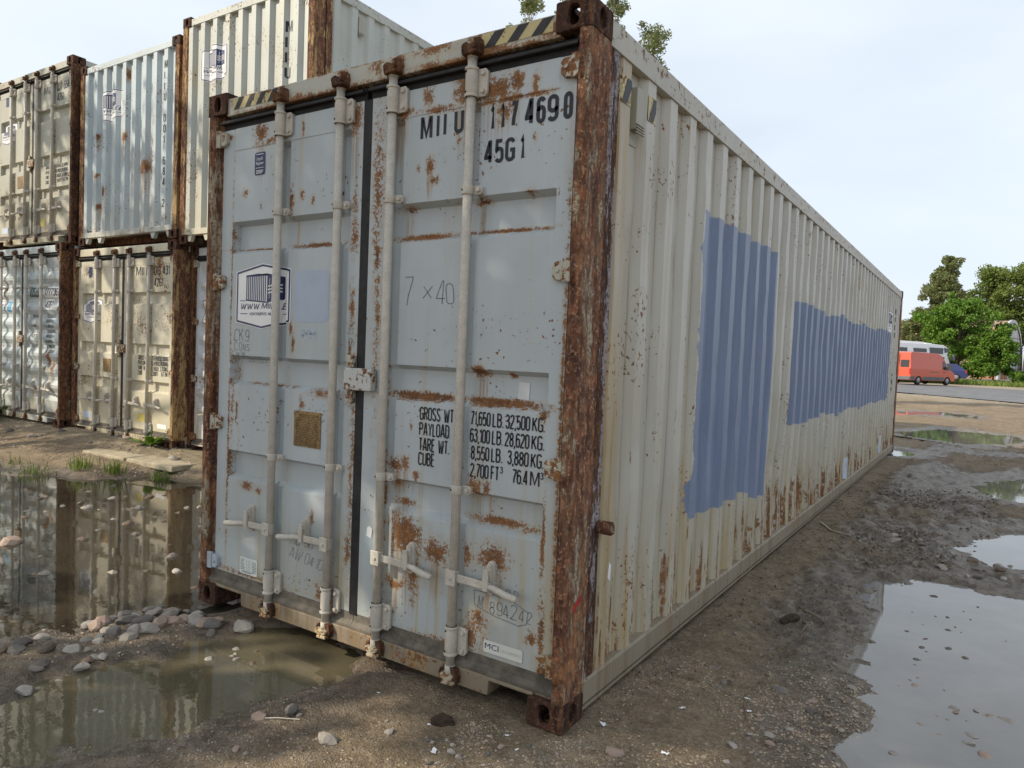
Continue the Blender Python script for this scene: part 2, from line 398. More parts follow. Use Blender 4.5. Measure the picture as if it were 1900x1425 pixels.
LR = [  # left door rust: x, z, rx, rz, strength
 (.42, 2.645, .055, .07, .9), (.60, 2.63, .03, .05, .7), (.76, 2.63, .012, .04, .7), (.52, 2.60, .08, .02, .6), (.14, 2.66, .05, .02, .8), (1.14, 2.62, .05, .09, .95), (.675, 2.26, .03, .08, .9),
 (.76, 2.29, .022, .03, .8), (.845, 2.25, .016, .025, .7), (.29, 2.34, .03, .02, .5), (.43, 2.25, .012, .02, .6), (.87, 2.03, .24, .018, 1.1), (.40, 2.03, .24, .008, .8), (1.155, 2.05, .03, .09, .8), (1.15, 2.2, .02, .08, .6),
 (1.15, 1.72, .02, .10, .6), (1.14, 1.5, .015, .05, .7), (1.17, 1.40, .03, .02, .9), (.70, 1.60, .012, .04, .8), (.72, 1.52, .016, .05, .8), (.37, .72, .06, .03, .8), (.47, .705, .03, .02, .8), (.95, 1.27, .10, .02, .6), (.55, 1.29, .2, .008, .5),
 (.80, 1.2, .02, .04, .5), (.90, .62, .025, .04, .7), (.84, .50, .04, .03, .4), (1.17, .5, .03, .12, .5), (.98, .25, .05, .05, .55), (.22, 1.20, .015, .2, .4), (.19, .9, .01, .6, .6), (.19, 1.9, .008, .6, .5), (1.18, .9, .02, .5, .45), (.40, .22, .3, .015, .5), (.26, 1.12, .012, .07, .7)]
RR = [
 (1.545, .645, .13, .105, 1.15), (1.73, .60, .085, .065, 1.0), (2.05, .63, .085, .07, 1.0), (1.60, .47, .035, .13, .8), (1.47, .405, .10, .025, .95), (1.98, .35, .06, .05, .7), (1.94, .26, .07, .08, .7),
 (1.40, 2.63, .05, .07, .9), (1.44, 2.60, .06, .035, .9), (1.60, 2.66, .035, .045, .9), (1.80, 2.65, .06, .075, 1.0), (1.97, 2.625, .13, .06, 1.0), (2.08, 2.645, .04, .05, 1.0), (2.17, 2.62, .02, .04, .7), (1.66, 2.59, .12, .018, .8), (2.06, 2.575, .2, .014, .9), (2.02, 2.53, .05, .05, .7),
 (1.62, 2.345, .03, .04, .85), (1.64, 2.28, .03, .025, .7), (1.55, 2.34, .012, .02, .7), (1.48, 2.16, .05, .018, .9), (1.90, 2.165, .04, .02, .9), (2.17, 2.40, .012, .02, .6), (2.16, 2.18, .03, .015, .5),
 (1.58, 2.03, .22, .020, 1.25), (2.03, 2.035, .27, .012, 1.0), (1.58, 1.298, .24, .026, 1.3), (2.03, 1.298, .28, .024, 1.25), (1.92, 1.43, .06, .03, 1.0), (2.09, 1.42, .02, .015, .7), (1.46, .97, .08, .04, 1.0), (1.53, .98, .035, .035, .9), (1.60, .93, .022, .03, .9), (1.44, .88, .04, .03, .7),
 (1.93, .925, .05, .05, 1.0), (2.0, .93, .03, .035, .95), (2.05, .785, .17, .022, 1.1), (1.5, .79, .07, .02, .9), (2.2, .775, .05, .014, .7), (2.35, 1.2, .012, 1.0, .7), (2.29, .75, .012, .2, .8), (1.30, 2.3, .035, .35, .55), (1.32, 1.7, .02, .4, .4),
 (1.31, 1.95, .025, .10, .75), (2.27, 1.27, .03, .04, .8), (2.25, .33, .03, .04, .8), (1.37, .9, .012, .5, .6), (2.30, .35, .02, .2, .6), (1.9, .62, .04, .06, .7), (1.56, 1.15, .012, .03, .6), (1.8, .2, .2, .02, .6)]
def ext_door(b, base, x, y, z, p):
    # repair coat: cooler, fresher grey-blue fields at the foot of the doors
    n = b.noise(p, 6, 3, .5)
    f1 = b.ss(.42, .40, z + (n - .5) * .04) * b.ss(1.34, 1.36, x) * b.ss(1.87, 1.85, x)
    f2 = b.ss(.62, .60, z + (n - .5) * .03) * b.ss(1.275, 1.28, x) * b.ss(1.385, 1.38, x)
    f3 = b.ss(.41, .39, z) * b.ss(.455, .44, x)
    base = b.mix((f1 + f2 + f3).clamp() * .85, base, (.44, .52, .58))
    ed = b.ss(2.30, 2.362, x) * b.ss(1.7, .5, z) * (b.ss(.3, .6, n) * .5 + .5)
    return b.mix(ed * .9, base, (.30, .195, .08))
M['door_l'] = paint('grey-blue door paint, left', (.44, .49, .515), 0, .8, .36, .0, LR, .95, .40, (.40, .37, .27), ext=ext_door)
M['door_r'] = paint('grey-blue door paint, right', (.44, .49, .515), 0, .9, .40, .0, RR, .95, .40, (.40, .37, .27), ext=ext_door)
HB = [(.9, H - .125, .75, .016, .62), (1.9, H - .125, .55, .020, .72), (1.95, H - .118, .12, .03, .8), (.75, H - .12, .12, .025, .7), (1.62, H - .12, .08, .03, .8), (.35, H - .05, .18, .03, .8), (.62, H - .06, .05, .05, .9), (1.07, H - .06, .05, .05, .9), (1.42, H - .06, .05, .06, .9), (1.88, H - .06, .06, .06, .9), (1.3, H - .06, .05, .05, .6), (1.65, H - .05, .12, .03, .6), (2.25, H - .09, .05, .04, .9), (1.2, H - .03, 1.0, .010, .8)]
M['frame_m'] = paint('stained header paint', (.45, .45, .40), 3, .4, .7, .0, HB, .7, .5)
M['sill_m'] = paint('muddy sill paint', (.38, .36, .29), 5, 1.6, .8, .60, (), 1.7, .6, (.20, .145, .09))
P_ = .2745; CY0 = .31
def ext_side(b, base, x, y, z, p):
    # two roller-painted blue fields, edges stepping from rib to rib
    rib = ((y - .31) / P_ + .35).floor()
    st = b.noise(b.vec(rib * 7.31, 0, 0), 1.0, 0, .5); fn = b.noise(b.vec(y * 9, z * 9, 0), 1, 4, .6)
    r1 = (st - .5) * .5 + (fn - .5) * .14
    a = b.ss(0, .012, y - 1.42 + (fn - .5) * .16 + b.ss(.9, .8, z) * .05) * b.ss(0, .012, 3.10 - y + (fn - .5) * .02)
    a = a * b.ss(0, .012, 2.36 - (y - 1.4) * .01 - z + r1 * .10) * b.ss(0, .012, z - .60 - (y - 2.4).max(0.0) * -.13 - (y - 2.3).max(0.0) * .0 + r1 * .26)
    c = b.ss(0, .012, y - 3.74 + (fn - .5) * .10) * b.ss(0, .012, 10.75 - y + (fn - .5) * .1)
    c = c * b.ss(0, .012, 2.05 + b.ss(8., 10.6, y) * .08 - z + r1 * .3) * b.ss(0, .012, z - 1.0 + r1 * .32)
    coat = b.mix(b.ss(.38, .66, b.noise(b.vec(y * 26, z * 1.6, 0), 1, 5, .65)) * .75, (.155, .205, .315), (.195, .245, .360))
    b.cover = a.max(c)
    sv = b.noise(b.vec(y * 14, z * .7, 0), 1, 5, .6)
    och = (b.ss(.60, .27, y) * (b.ss(.3, .7, sv) * .55 + .35) + b.ss(1.3, .5, y) * b.ss(.52, .72, sv) * .5 + b.ss(1.0, .1, z) * b.ss(.44, .70, sv) * .75).clamp()
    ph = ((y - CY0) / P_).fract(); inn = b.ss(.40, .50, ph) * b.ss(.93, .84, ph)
    base = b.mix(inn * (b.ss(.3, .65, sv) * .30 + .18), base, (.33, .30, .235))  # grimy tint on the inner flats, painted in to deepen the rib shading
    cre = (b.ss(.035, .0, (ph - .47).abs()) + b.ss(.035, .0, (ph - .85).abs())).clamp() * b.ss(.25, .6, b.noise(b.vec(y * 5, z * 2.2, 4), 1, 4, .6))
    base = b.mix(cre * .6, base, (.23, .175, .105))  # creases coloured dark for the shade in the rib corners, broken like grime
    base = b.mix(och, base, (.33, .22, .085))
    return b.mix(b.cover, base, coat)
def rust_side(b, x, y, z, fine):
    e = b.noise(b.vec(y * 24, z * 1.7, 0), 1, 6, .62); k = b.ss(1.25, .1, z); g = b.ss(2.6, 3.3, y) * b.ss(8.5, 6.0, y) * .06
    m = b.ss(.0, .07, e + k * .26 + g * k - .765) * b.ss(.36, .52, fine)
    e2 = b.noise(b.vec(y * 9, z * 5, 3), 1, 5, .65)
    m = m.max(b.ss(.0, .06, e2 + b.ss(.9, .25, z) * .16 + g - .76) * b.ss(.40, .56, fine))
    e3 = b.noise(b.vec(y * 30, z * .55, 9), 1, 4, .6)
    ph = ((y - CY0) / P_).fract(); rdg = (b.ss(.03, .0, (ph - .32).abs()) + b.ss(.03, .0, ph.min(1.0 - ph))).clamp()
    e4 = b.noise(b.vec(y * 8, z * 3.0, 13), 1, 6, .7); m = m.max(rdg * b.ss(.0, .06, e4 + k * .10 - .60) * b.ss(.36, .55, fine))
    return m.max(b.ss(.0, .05, e3 - .715 + b.ss(1.2, .3, y) * .03) * b.ss(.42, .58, fine))
SR = []
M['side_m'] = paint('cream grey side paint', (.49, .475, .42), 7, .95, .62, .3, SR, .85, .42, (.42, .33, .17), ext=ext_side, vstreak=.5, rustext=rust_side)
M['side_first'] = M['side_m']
M['rail_top'] = paint('rust edged top rail paint', (.44, .42, .355), 12, .9, .7, .0, (), .7, .45, top=.28)
M['rail_m'] = paint('olive grey rail paint', (.36, .345, .28), 8, .5, .5, .0, (), .4, .45)
M['fit_m'] = paint('cream hinge paint', (.46, .44, .36), 9, 2.6, .6, .0, (), .9, .5, (.33, .23, .11))
M['rail_dirt'] = paint('mud splashed bottom rail', (.36, .345, .28), 8, 1.0, .6, .12, (), 1.5, .55, (.22, .165, .105))

def casting_mesh(mat):
    """ISO corner casting, hollow, with oval holes in the end, the side and the top/bottom; corner at the origin, growing +x +y +z"""
    mb = MB(); A, Bd, C, t = .162, .178, .118, .026
    def fh(o, u, v, wd, ht, hw, hh, c=None, depth=None):
        o, u, v = Vector(o), Vector(u), Vector(v); nn = 16; c = c or (wd / 2, ht / 2); R = []; Q = []
        for k in range(nn):
            s_, r = divmod(k, 4); f = r / 4
            R.append([(f * wd, 0), (wd, f * ht), (wd - f * wd, ht), (0, ht - f * ht)][s_])
            a = math.radians(-135 + k * 22.5); ca, sa = math.cos(a), math.sin(a); e = .72
            Q.append((c[0] + hw * math.copysign(abs(ca) ** e, ca), c[1] + hh * math.copysign(abs(sa) ** e, sa)))
        P = lambda q: o + u * q[0] + v * q[1]
        for k in range(nn): mb.face([P(R[k]), P(R[(k + 1) % nn]), P(Q[(k + 1) % nn]), P(Q[k])])
        return [P(q) for q in Q]
    def tunnel(ring, d):
        d = Vector(d)
        for k in range(len(ring)): mb.face([ring[k], ring[(k + 1) % len(ring)], ring[(k + 1) % len(ring)] + d, ring[k] + d])
    r1 = fh((0, 0, 0), (1, 0, 0), (0, 0, 1), A, C, .027, .041, (.085, C / 2)); tunnel(r1, (0, t, 0))
    r2 = fh((0, 0, 0), (0, 1, 0), (0, 0, 1), Bd, C, .024, .040, (.092, C / 2)); tunnel(r2, (t, 0, 0))
    r3 = fh((0, 0, C), (1, 0, 0), (0, 1, 0), A, Bd, .032, .055); tunnel(r3, (0, 0, -t))
    r4 = fh((0, 0, 0), (1, 0, 0), (0, 1, 0), A, Bd, .032, .055); tunnel(r4, (0, 0, t))
    mb.box(A - .02, A, 0.002, Bd, 0.002, C - .002); mb.box(0.002, A - .022, Bd - .02, Bd, 0.002, C - .002)
    bmesh.ops.remove_doubles(mb.bm, verts=mb.bm.verts, dist=.0004)
    return mb.mesh('corner_casting', mat, True)
def put_casting(par, me, x, y, z, sx, sy, sz):
    o = link('corner_casting', me, par); o.location = (x, y, z); o.scale = (sx, sy, sz)
    md = o.modifiers.new('bevel', 'BEVEL'); md.width = .007; md.segments = 2; md.limit_method = 'ANGLE'; md.angle_limit = math.radians(50)
    return o
def trap(v, a, b_, e):
    """1 between a and b, ramping over e outside"""
    return max(0.0, min(1.0, (v - a) / e + 1, (b_ - v) / e + 1))
RY = .009
FY = .045; DEP = .048
ROWS = [(2.033, 2.165), (1.298, 1.420), (.770, .885)]
class Door:
    def __init__(s, side, kind, h):
        s.k = kind; s.h = h; s.sz = (h - .20) / (H - .20)
        s.x0, s.x1 = (.092, 1.192) if side == 'l' else (1.248, 2.358)
        s.p0, s.p1 = (.193, 1.122) if side == 'l' else (1.364, 2.286)
        s.rods = (.62, 1.067) if side == 'l' else (1.412, 1.865)
        s.z0 = .20; s.z1 = h - .196
        Z = lambda z: .20 + (z - .20) * s.sz
        s.Z = Z
        e = .012
        if kind == 'groove':
            s.rows = [(Z(a), Z(b)) for a, b in ROWS]
            s.gr = [(r - .03, r + (.016 if r > 1.8 else .034)) for r in s.rods]
            xs = {s.x0, s.p0, s.p0 + .008, s.p1 - .008, s.p1, s.x1}
            for a, b in s.gr: xs |= {a - e, a, min(b, s.p1 - .009), min(b + e, s.p1 - .0085)}
            zs = {s.z0, Z(.245), Z(.26), Z(2.56), Z(2.577), Z(2.58), s.z1}
            for a, b in s.rows: zs |= {a - .026, a, b, b + .020}
        else:
            zs = {s.z0, s.z1}; n = 9; s.wp = (s.z1 - s.z0 - .2) / n
            s.wz = s.z0 + .12
            for i in range(n):
                b0 = s.wz + i * s.wp
                zs |= {b0 + s.wp * f for f in (.0, .22, .5, .72)}
            xs = {s.x0, s.p0 - .05, s.p0 - .02, s.p1 + .02, s.p1 + .05, s.x1}
        s.xs = sorted(xs); s.zs = sorted(zs)
    def y(s, x, z):
        if s.k == 'groove':
            if x <= s.p0 or x >= s.p1: return FY - (.0 if z < s.Z(2.578) else .0)
            d = 0.0
            for a, b in s.rows:
                d = max(d, 1.0 if a <= z <= b else max(0.0, 1 - (a - z) / .026 if z < a else 1 - (z - b) / .020))
            if s.Z(.245) < z < s.Z(2.578):
                zf = min(1.0, (z - s.Z(.245)) / .015, (s.Z(2.577) - z) / .017)
                for a, b in s.gr: d = max(d, max(0.0, zf) * .8 * trap(x, a, b, .012))
            f = min(1.0, (x - s.p0) / .008, (s.p1 - x) / .008)
            return FY + DEP * d * f - (.003 if z > s.Z(2.579) else 0)
        if x <= s.p0 - .045 or x >= s.p1 + .045: return FY
        u = ((z - s.wz) / s.wp) % 1.0
        if z < s.wz or z > s.wz + 9 * s.wp: u = .1
        d = 0 if u <= .22 else ((u - .22) / .28 if u < .5 else (1 if u < .72 else 1 - (u - .72) / .28))
        f = min(1.0, (x - s.p0 + .05) / .03, (s.p1 + .05 - x) / .03)
        return FY + .030 * d * max(0, f)
    def mesh(s, mat):
        mb = MB(); bm = mb.bm
        R = [[(x, s.y(x, z), z) for x in s.xs] for z in s.zs]
        mb.grid(R)
        n = len(s.xs)
        for z, q in ((s.z0, 0), (s.z1, -1)):
            mb.grid([[(x, s.y(x, z), z) for x in s.xs], [(x, .10, z) for x in s.xs]])
        for x in (s.x0, s.x1):
            mb.grid([[(x, s.y(x, z), z) for z in s.zs], [(x, .10, z) for z in s.zs]])
        bmesh.ops.remove_doubles(bm, verts=bm.verts, dist=.0003)
        bmesh.ops.recalc_face_normals(bm, faces=bm.faces)
        # outward = -y
        f = max(bm.faces, key=lambda f: f.calc_area() if abs(f.normal.y) > .9 else 0)
        if f.normal.y > 0: bmesh.ops.reverse_faces(bm, faces=bm.faces)
        return mb.mesh('door', mat, False)

def lock_rod(z0, z1, x):
    mb = MB(); y = RY; r = .0205
    mb.cyl((x, y, z0), (x, y, z1), r, 16)
    for za, zb in ((z0 + .008, z0 + .045), (z1 - .045, z1 - .008)): mb.cyl((x, y, za), (x, y, zb), r * 1.18, 16)
    return mb
def rod_bracket(x, za, zb, d=1):
    mb = MB(); y = RY
    mb.cyl((x, y, za), (x, y, zb), .0275, 16)
    for z in (za, zb - .012): mb.cyl((x, y, z), (x, y, z + .012), .031, 16)
    x0, x1 = sorted((x, x + .072 * d)); mb.prism([(x0, za + .004), (x1 - .012, za + .004), (x1, za + .018), (x1, zb - .018), (x1 - .012, zb - .004), (x0, zb - .004)], 'y', .024, .036)
    x0, x1 = sorted((x + .028 * d, x + .066 * d)); mb.box(x0, x1, .034, FY + .004, za + .01, zb - .01)
    for z in (za + .025, zb - .025): mb.cyl((x + .052 * d, .012, z), (x + .052 * d, .026, z), .010, 10)
    mb.mi = 1
    for z in (za + .02, zb - .02): mb.cyl((x - .012, y - .0275, z), (x - .012, y - .02, z), .005, 8)
    return mb
def rod_guide(x, z, d=1, dep=0.0):
    mb = MB(); y = RY
    mb.cyl((x, y, z - .019), (x, y, z + .019), .0262, 16)
    x0, x1 = sorted((x, x + .066 * d)); mb.prism([(x0, z - .019), (x1 - .01, z - .019), (x1, z - .009), (x1, z + .009), (x1 - .01, z + .019), (x0, z + .019)], 'y', .022, .031)
    x0, x1 = sorted((x + .026 * d, x + .06 * d)); mb.box(x0, x1, .031, FY + .03, z - .015, z + .015)
    mb.cyl((x + .049 * d, .010, z), (x + .049 * d, .023, z), .010, 10)
    mb.mi = 1; mb.cyl((x - .013, y - .026, z), (x - .013, y - .018, z), .0045, 8)
    return mb
def lock_cam(x, z, s):
    mb = MB(); y = RY
    mb.cyl((x, y, z - .03 * s), (x, y, z + .012 * s), .019, 12)
    mb.prism([(x - .030, z - .004), (x - .012, z - .020), (x + .012, z - .020), (x + .036, z - .010), (x + .040, z + .006), (x + .012, z + .010), (x - .014, z + .010), (x - .028, z + .014)], 'y', -.030, .006)
    mb.prism([(x - .02, z - .034), (x + .046, z - .030), (x + .044, z - .016), (x - .016, z - .018)], 'y', -.034, .000)
    mb.cyl((x - .024, -.026, z + .004 * s), (x - .024, .012, z + .004 * s), .015, 10)
    return mb
def cam_keeper(x, z, s):
    mb = MB()
    mb.prism([(x + .010, z - .036), (x + .050, z - .030), (x + .056, z + .004), (x + .046, z + .036), (x + .012, z + .040), (x + .022, z + .014), (x + .030, z - .004), (x + .022, z - .018)], 'y', -.014, .02)
    mb.prism([(x - .044, z - .026), (x - .024, z - .030), (x - .030, z), (x - .022, z + .030), (x - .042, z + .026), (x - .050, z)], 'y', -.012, .02)
    mb.box(x - .046, x + .05, .012, .022, z - .032, z + .032)
    return mb
def door_handle(x, z, d):
    mb = MB(); P = lambda a: x + a * d
    def bx(a, b, y0, y1, z0, z1): x0, x1 = sorted((P(a), P(b))); mb.box(x0, x1, y0, y1, z0, z1)
    bx(-.022, .030, -.022, -.015, z - .034, z + .036); bx(-.020, .024, -.015, .02, z - .028, z + .028)
    mb.cyl((P(.005), -.028, z), (P(.005), -.020, z), .009, 10)
    mb.prism([(P(.02), z - .016), (P(.20), z - .020), (P(.20), z + .014), (P(.02), z + .018)], 'y', -.004, .005)
    mb.tube([(P(.19), .001, z - .002), (P(.23), -.004, z - .005), (P(.29), -.016, z - .014), (P(.345), -.022, z - .018), (P(.352), -.022, z - .018)], [.012, .015, .016, .015, .010], 10)
    return mb
def handle_catch(x, z):
    mb = MB()
    st = lambda w, h0, h1: [(x - w, z + h0 + w), (x - w * .6, z + h0 + w * .25), (x, z + h0), (x + w * .6, z + h0 + w * .25), (x + w, z + h0 + w), (x + w, z + h1 - w), (x + w * .6, z + h1 - w * .25), (x, z + h1), (x - w * .6, z + h1 - w * .25), (x - w, z + h1 - w)]
    mb.prism(st(.019, -.078, .070), 'y', FY - .018, FY + .004)
    mb.prism(st(.012, -.050, .062), 'y', .010, FY - .016)
    mb.prism([(x - .013, z - .052), (x + .013, z - .052), (x + .015, z + .012), (x + .011, z + .040), (x - .011, z + .040), (x - .015, z + .012)], 'y', -.014, -.006)
    mb.box(x - .011, x + .011, -.008, .012, z + .012, z + .038)
    mb.cyl((x, FY - .02, z - .056), (x, .014, z - .056), .010, 10)
    mb.cyl((x, .004, z + .050), (x, .014, z + .050), .008, 10)
    return mb
def hinge(side, z):
    mb = MB(); s = 1 if side == 'l' else -1
    X = (lambda a: a) if side == 'l' else (lambda a: W - a)
    mb.prism([(X(.042), z - .040), (X(.128), z - .038), (X(.142), z - .026), (X(.144), z + .022), (X(.132), z + .036), (X(.042), z + .042)], 'y', FY - .024, FY + .002)
    mb.box(*sorted((X(.022), X(.095))), FY - .030, FY - .012, z - .046, z + .048)
    mb.cyl((X(.118), FY - .032, z), (X(.118), FY - .022, z), .009, 10)
    return mb
def hinge_pin(side, z):
    X = .036 if side == 'l' else W - .036
    mb = MB(); mb.cyl((X, .022, z - .062), (X, .022, z + .062), .021, 14)
    return mb
def sticker_geo(T, Wd=.47):
    """hexagonal hire-company sign in unit coords mapped by T(u,v); returns builders for the ground, the print and the white marks"""
    wh, nv, mk = MB(), MB(), MB()
    hexa = [(.0, .885), (.49, 1.0), (1.0, .90), (1.0, .11), (.49, .0), (.0, .10)]
    wh.face([(T(*q)[0], .0, T(*q)[1]) for q in hexa])
    inner = [(.49 + (u - .49) * .945, .5 + (v - .5) * .945) for u, v in hexa]
    stroke(nv, [T(*q) for q in inner], .022 * Wd, True)
    def poly(pts): nv.face([(T(*q)[0], 0, T(*q)[1]) for q in pts])
    for i in range(11):
        u = .195 + i * .0345
        a = (u - .195) / .38
        poly([(u, .455 - a * .035), (u + .017, .455 - (a + .045) * .035), (u + .017, .80 + (a + .045) * .015), (u, .80 + a * .015)])
    poly([(.19, .80), (.575, .815), (.575, .845), (.19, .825)]); poly([(.19, .435), (.575, .40), (.575, .418), (.19, .457)])
    poly([(.19, .825), (.575, .845), (.80, .80), (.42, .845)])
    poly([(.58, .40), (.66, .42), (.66, .815), (.58, .845)]); poly([(.672, .424), (.80, .46), (.80, .795), (.672, .812)])
    for v in (.56, .61, .66): stroke(mk, [T(.60, v - .01), T(.66, v), T(.70, v + .022), T(.765, v + .012)], .016 * Wd)
    for u in (.625, .70): stroke(mk, [T(u, .47), T(u + .006, .77)], .006 * Wd)
    stroke(nv, [T(.08, .435), T(.18, .435)], .008 * Wd); stroke(nv, [T(.82, .435), T(.92, .435)], .008 * Wd)
    h = (T(0, .40)[1] - T(0, .305)[1])
    write(nv, 'WWW.MIIL.EE', T(.09, .305)[0], T(.09, .305)[1], h, .17, end=T(.90, 0)[0], slant=.22)
    h2 = (T(0, .25)[1] - T(0, .205)[1])
    write(nv, 'KONTEINERITE MÜÜK', T(.27, .21)[0], T(.27, .21)[1], h2, .15, end=T(.74, 0)[0])
    stroke(nv, [T(.09, .235), T(.23, .235)], .008 * Wd); stroke(nv, [T(.77, .235), T(.92, .235)], .008 * Wd)
    return wh, nv, mk
def add_sticker(parent, T, fn, xs=(), zs=(), name='logo_sticker', Wd=.47, swap=None):
    out = bmesh.new(); me0 = bpy.data.meshes.new('t')
    for k, m_ in enumerate(sticker_geo(T, Wd)):
        drape(m_, fn, xs, zs, .0022 + .0014 * k)
        if swap: m_.map(swap)
        for f in m_.bm.faces: f.material_index = 1 if k == 1 else 0
        m_.bm.to_mesh(me0); m_.bm.free(); out.from_mesh(me0)
    mb = MB(); mb.bm.free(); mb.bm = out
    return part(name, mb, [M['sign_white'], M['sign_blue']], parent, 'white six-sided sticker with a navy container logo')
def rect(mb, x0, x1, z0, z1, y=0.0): mb.face([(x0, y, z0), (x1, y, z0), (x1, y, z1), (x0, y, z1)])
CY0 = .31
def corr(y):
    """trapezoid side sheet: 0 on the outer flats, 1 on the inner ones"""
    u = ((y - CY0) % P_) / P_
    return 0 if u < .32 else ((u - .32) / .14 if u < .46 else (1 if u < .86 else (1 - u) / .14))
CB = [.0, .32, .46, .86]
# ------------------------------------------------------------------ a container
RND = random.Random(7)
def container(loc, label, kind, h, mats, rz=0.0, scale=1.0, group=None, detail=True, side_detail=False):
    """root Empty at the left foot of the end we look at; doors ('groove' or 'wave') or a blind end ('end') at y = 0"""
    R = empty('shipping_container', loc, rz, label, 'shipping container', group, scale)
    cm = casting_mesh(mats['cast'])
    for sx, x in ((1, 0), (-1, W)):
        for sz, z in ((1, 0), (-1, h)):
            put_casting(R, cm, x, 0, z, sx, 1, sz); put_casting(R, cm, x, L, z, sx, -1, sz)
    def X(s): return (lambda a: a) if s == 'l' else (lambda a: W - a)
    for s in 'lr':
        f = X(s); zc, zt = .112, h - .112
        mb = MB()
        if kind == 'end':
            mb.prism([(f(.004), .004), (f(.09), .004), (f(.11), .02), (f(.11), .06), (f(.03), .17), (f(.004), .17)], 'z', zc, zt)
        else:
            mb.prism([(f(.004), .010), (f(.010), .004), (f(.052), .004), (f(.058), .010), (f(.058), .05), (f(.088), .05), (f(.088), .10), (f(.058), .19), (f(.010), .19), (f(.004), .184)], 'z', zc, zt)
            hz_ = [h * q for q in (.0863, .3646, .639, .9147)]
            cuts = [zc] + [q for z in hz_ for q in (z - .064, z + .064)] + [zt]
            for a, b_ in zip(cuts[::2], cuts[1::2]): mb.cyl((f(.036), .026, a), (f(.036), .026, b_), .0255, 14)
        part('corner_post', mb, mats['post'], R, bevel=.004)
        mb = MB(); mb.prism([(f(.010), .192), (f(.10), .192), (f(.10), .282), (f(.010), .282)], 'z', zc + .04, zt); part('post_flange', mb, mats.get('flange', mats['post']), R, bevel=.004)
        mb = MB(); mb.prism([(f(.004), L - .19), (f(.10), L - .19), (f(.10), L - .004), (f(.004), L - .004)], 'z', zc, zt); part('corner_post', mb, mats['post'], R, bevel=.004)
        # rails
        mb = MB(); mb.prism([(f(.004), h - .128), (f(.045), h - .128), (f(.06), h - .105), (f(.06), h - .022), (f(.004), h - .022)], 'y', .17, L - .17)
        part('top_rail', mb, mats['rail'], R, bevel=.003)
        mb = MB(); mb.prism([(f(.000), .060), (f(.000), .150), (f(.012), .156), (f(.075), .156), (f(.075), .035), (f(.035), .035), (f(.030), .045), (f(.004), .045), (f(.004), .030), (f(.030), .028), (f(.032), .060)], 'y', .17, L - .17)
        part('bottom_rail', mb, mats['rail_low'], R)
        # corrugated side sheet
        ys = sorted({q for k in range(44) for q in [CY0 + (k + c) * P_ for c in CB] if .285 < q < L - .2} | {.285, L - .2})
        nz = 14 if side_detail and s == 'r' else 1
        rows = []
        for k in range(nz + 1):
            z = .152 + (h - .125 - .152) * k / nz
            rw = []
            for y in ys:
                j = (RND.gauss(0, .0022) if 0 < k < nz else 0) if nz > 1 else 0
                rw.append((f(.012 + .036 * corr(y)) + j, y + j * .8, z))
            rows.append(rw)
        mb = MB(); mb.grid(rows)
        if side_detail and s == 'r':
            for v in mb.bm.verts:   # a few dents low on the sheet
                for (dy, dz, rr, am) in ((3.35, .62, .28, .03), (3.75, .45, .25, .025), (4.2, .55, .2, .02), (1.72, 1.0, .12, .012), (4.6, 1.7, .16, .014), (5.1, 1.75, .14, .014), (.95, .5, .2, .015)):
                    q = ((v.co.y - dy) / rr) ** 2 + ((v.co.z - dz) / (rr * 1.4)) ** 2
                    if q < 4: v.co.x -= am * math.exp(-q)
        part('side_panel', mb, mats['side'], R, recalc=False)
    # roof, far end, floor
    mb = MB(); n = 45
    ys = [.12 + (L - .24) * k / 180 for k in range(181)]
    mb.grid([[(.055, y, h - .03 + .012 * (1 if (k // 2) % 2 else 0)) for k, y in enumerate(ys)], [(W - .055, y, h - .03 + .012 * (1 if (k // 2) % 2 else 0)) for k, y in enumerate(ys)]])
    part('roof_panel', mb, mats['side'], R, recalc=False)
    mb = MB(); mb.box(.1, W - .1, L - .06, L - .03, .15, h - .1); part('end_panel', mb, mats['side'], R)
    mb = MB(); mb.box(.076, W - .076, .12, L - .1, .12, .15)
    part('floor_panel', mb, M['rust_b'], R)
    mb = MB()
    for k in range(24): mb.box(.076, W - .076, .3 + k * .5, .36 + k * .5, .04, .118)
    cb = part('cross_members', mb, M['rust_b'], R); cb['kind'] = 'stuff'
    if kind == 'end':
        xs = []; x = .112; e = [.0, .33, .48, .85]; pp = (W - .224) / 9
        for k in range(9): xs += [x + (k + c) * pp for c in e]
        xs.append(W - .112)
        def fe(x, z=0):
            u = ((x - .112) % pp) / pp
            c = 0 if u < .33 else ((u - .33) / .15 if u < .48 else (1 if u < .85 else (1 - u) / .15))
            return .018 + .048 * c
        mb = MB(); mb.grid([[(q, fe(q), z) for q in xs] for z in (.17, h - .10)]); part('end_panel', mb, mats['front'], R, recalc=False)
        mb = MB(); mb.box(.110, W - .110, .012, .075, h - .115, h - .03); part('top_rail', mb, mats['rail'], R, bevel=.004)
        mb = MB(); mb.box(.110, W - .110, .006, .09, .11, .185); part('bottom_rail', mb, mats['sill'], R, bevel=.004)
        for x_ in (.20, .55, 1.88, 2.24):
            mb = MB(); mb.prism([(x_ - .06, .11), (x_ + .06, .11), (x_ + .02, -.02 + .05), (x_ - .02, .03)], 'y', .02, .07); part('gusset', mb, mats['sill'], R)
        return R, fe, xs
    # door end
    mb = MB(); mb.prism([(.018, h - .128), (.12, h - .128), (.12, h - .028), (.03, h - .028), (.018, h - .036)], 'x', .150, W - .150)
    part('header', mb, mats['header'], R, bevel=.004)
    z0 = .112
    mb = MB(); mb.prism([(.150, z0), (.375, z0), (.38, .048), (W - .375, .048), (W - .37, z0), (W - .150, z0), (W - .150, .128), (.150, .128)], 'y', .016, .11)
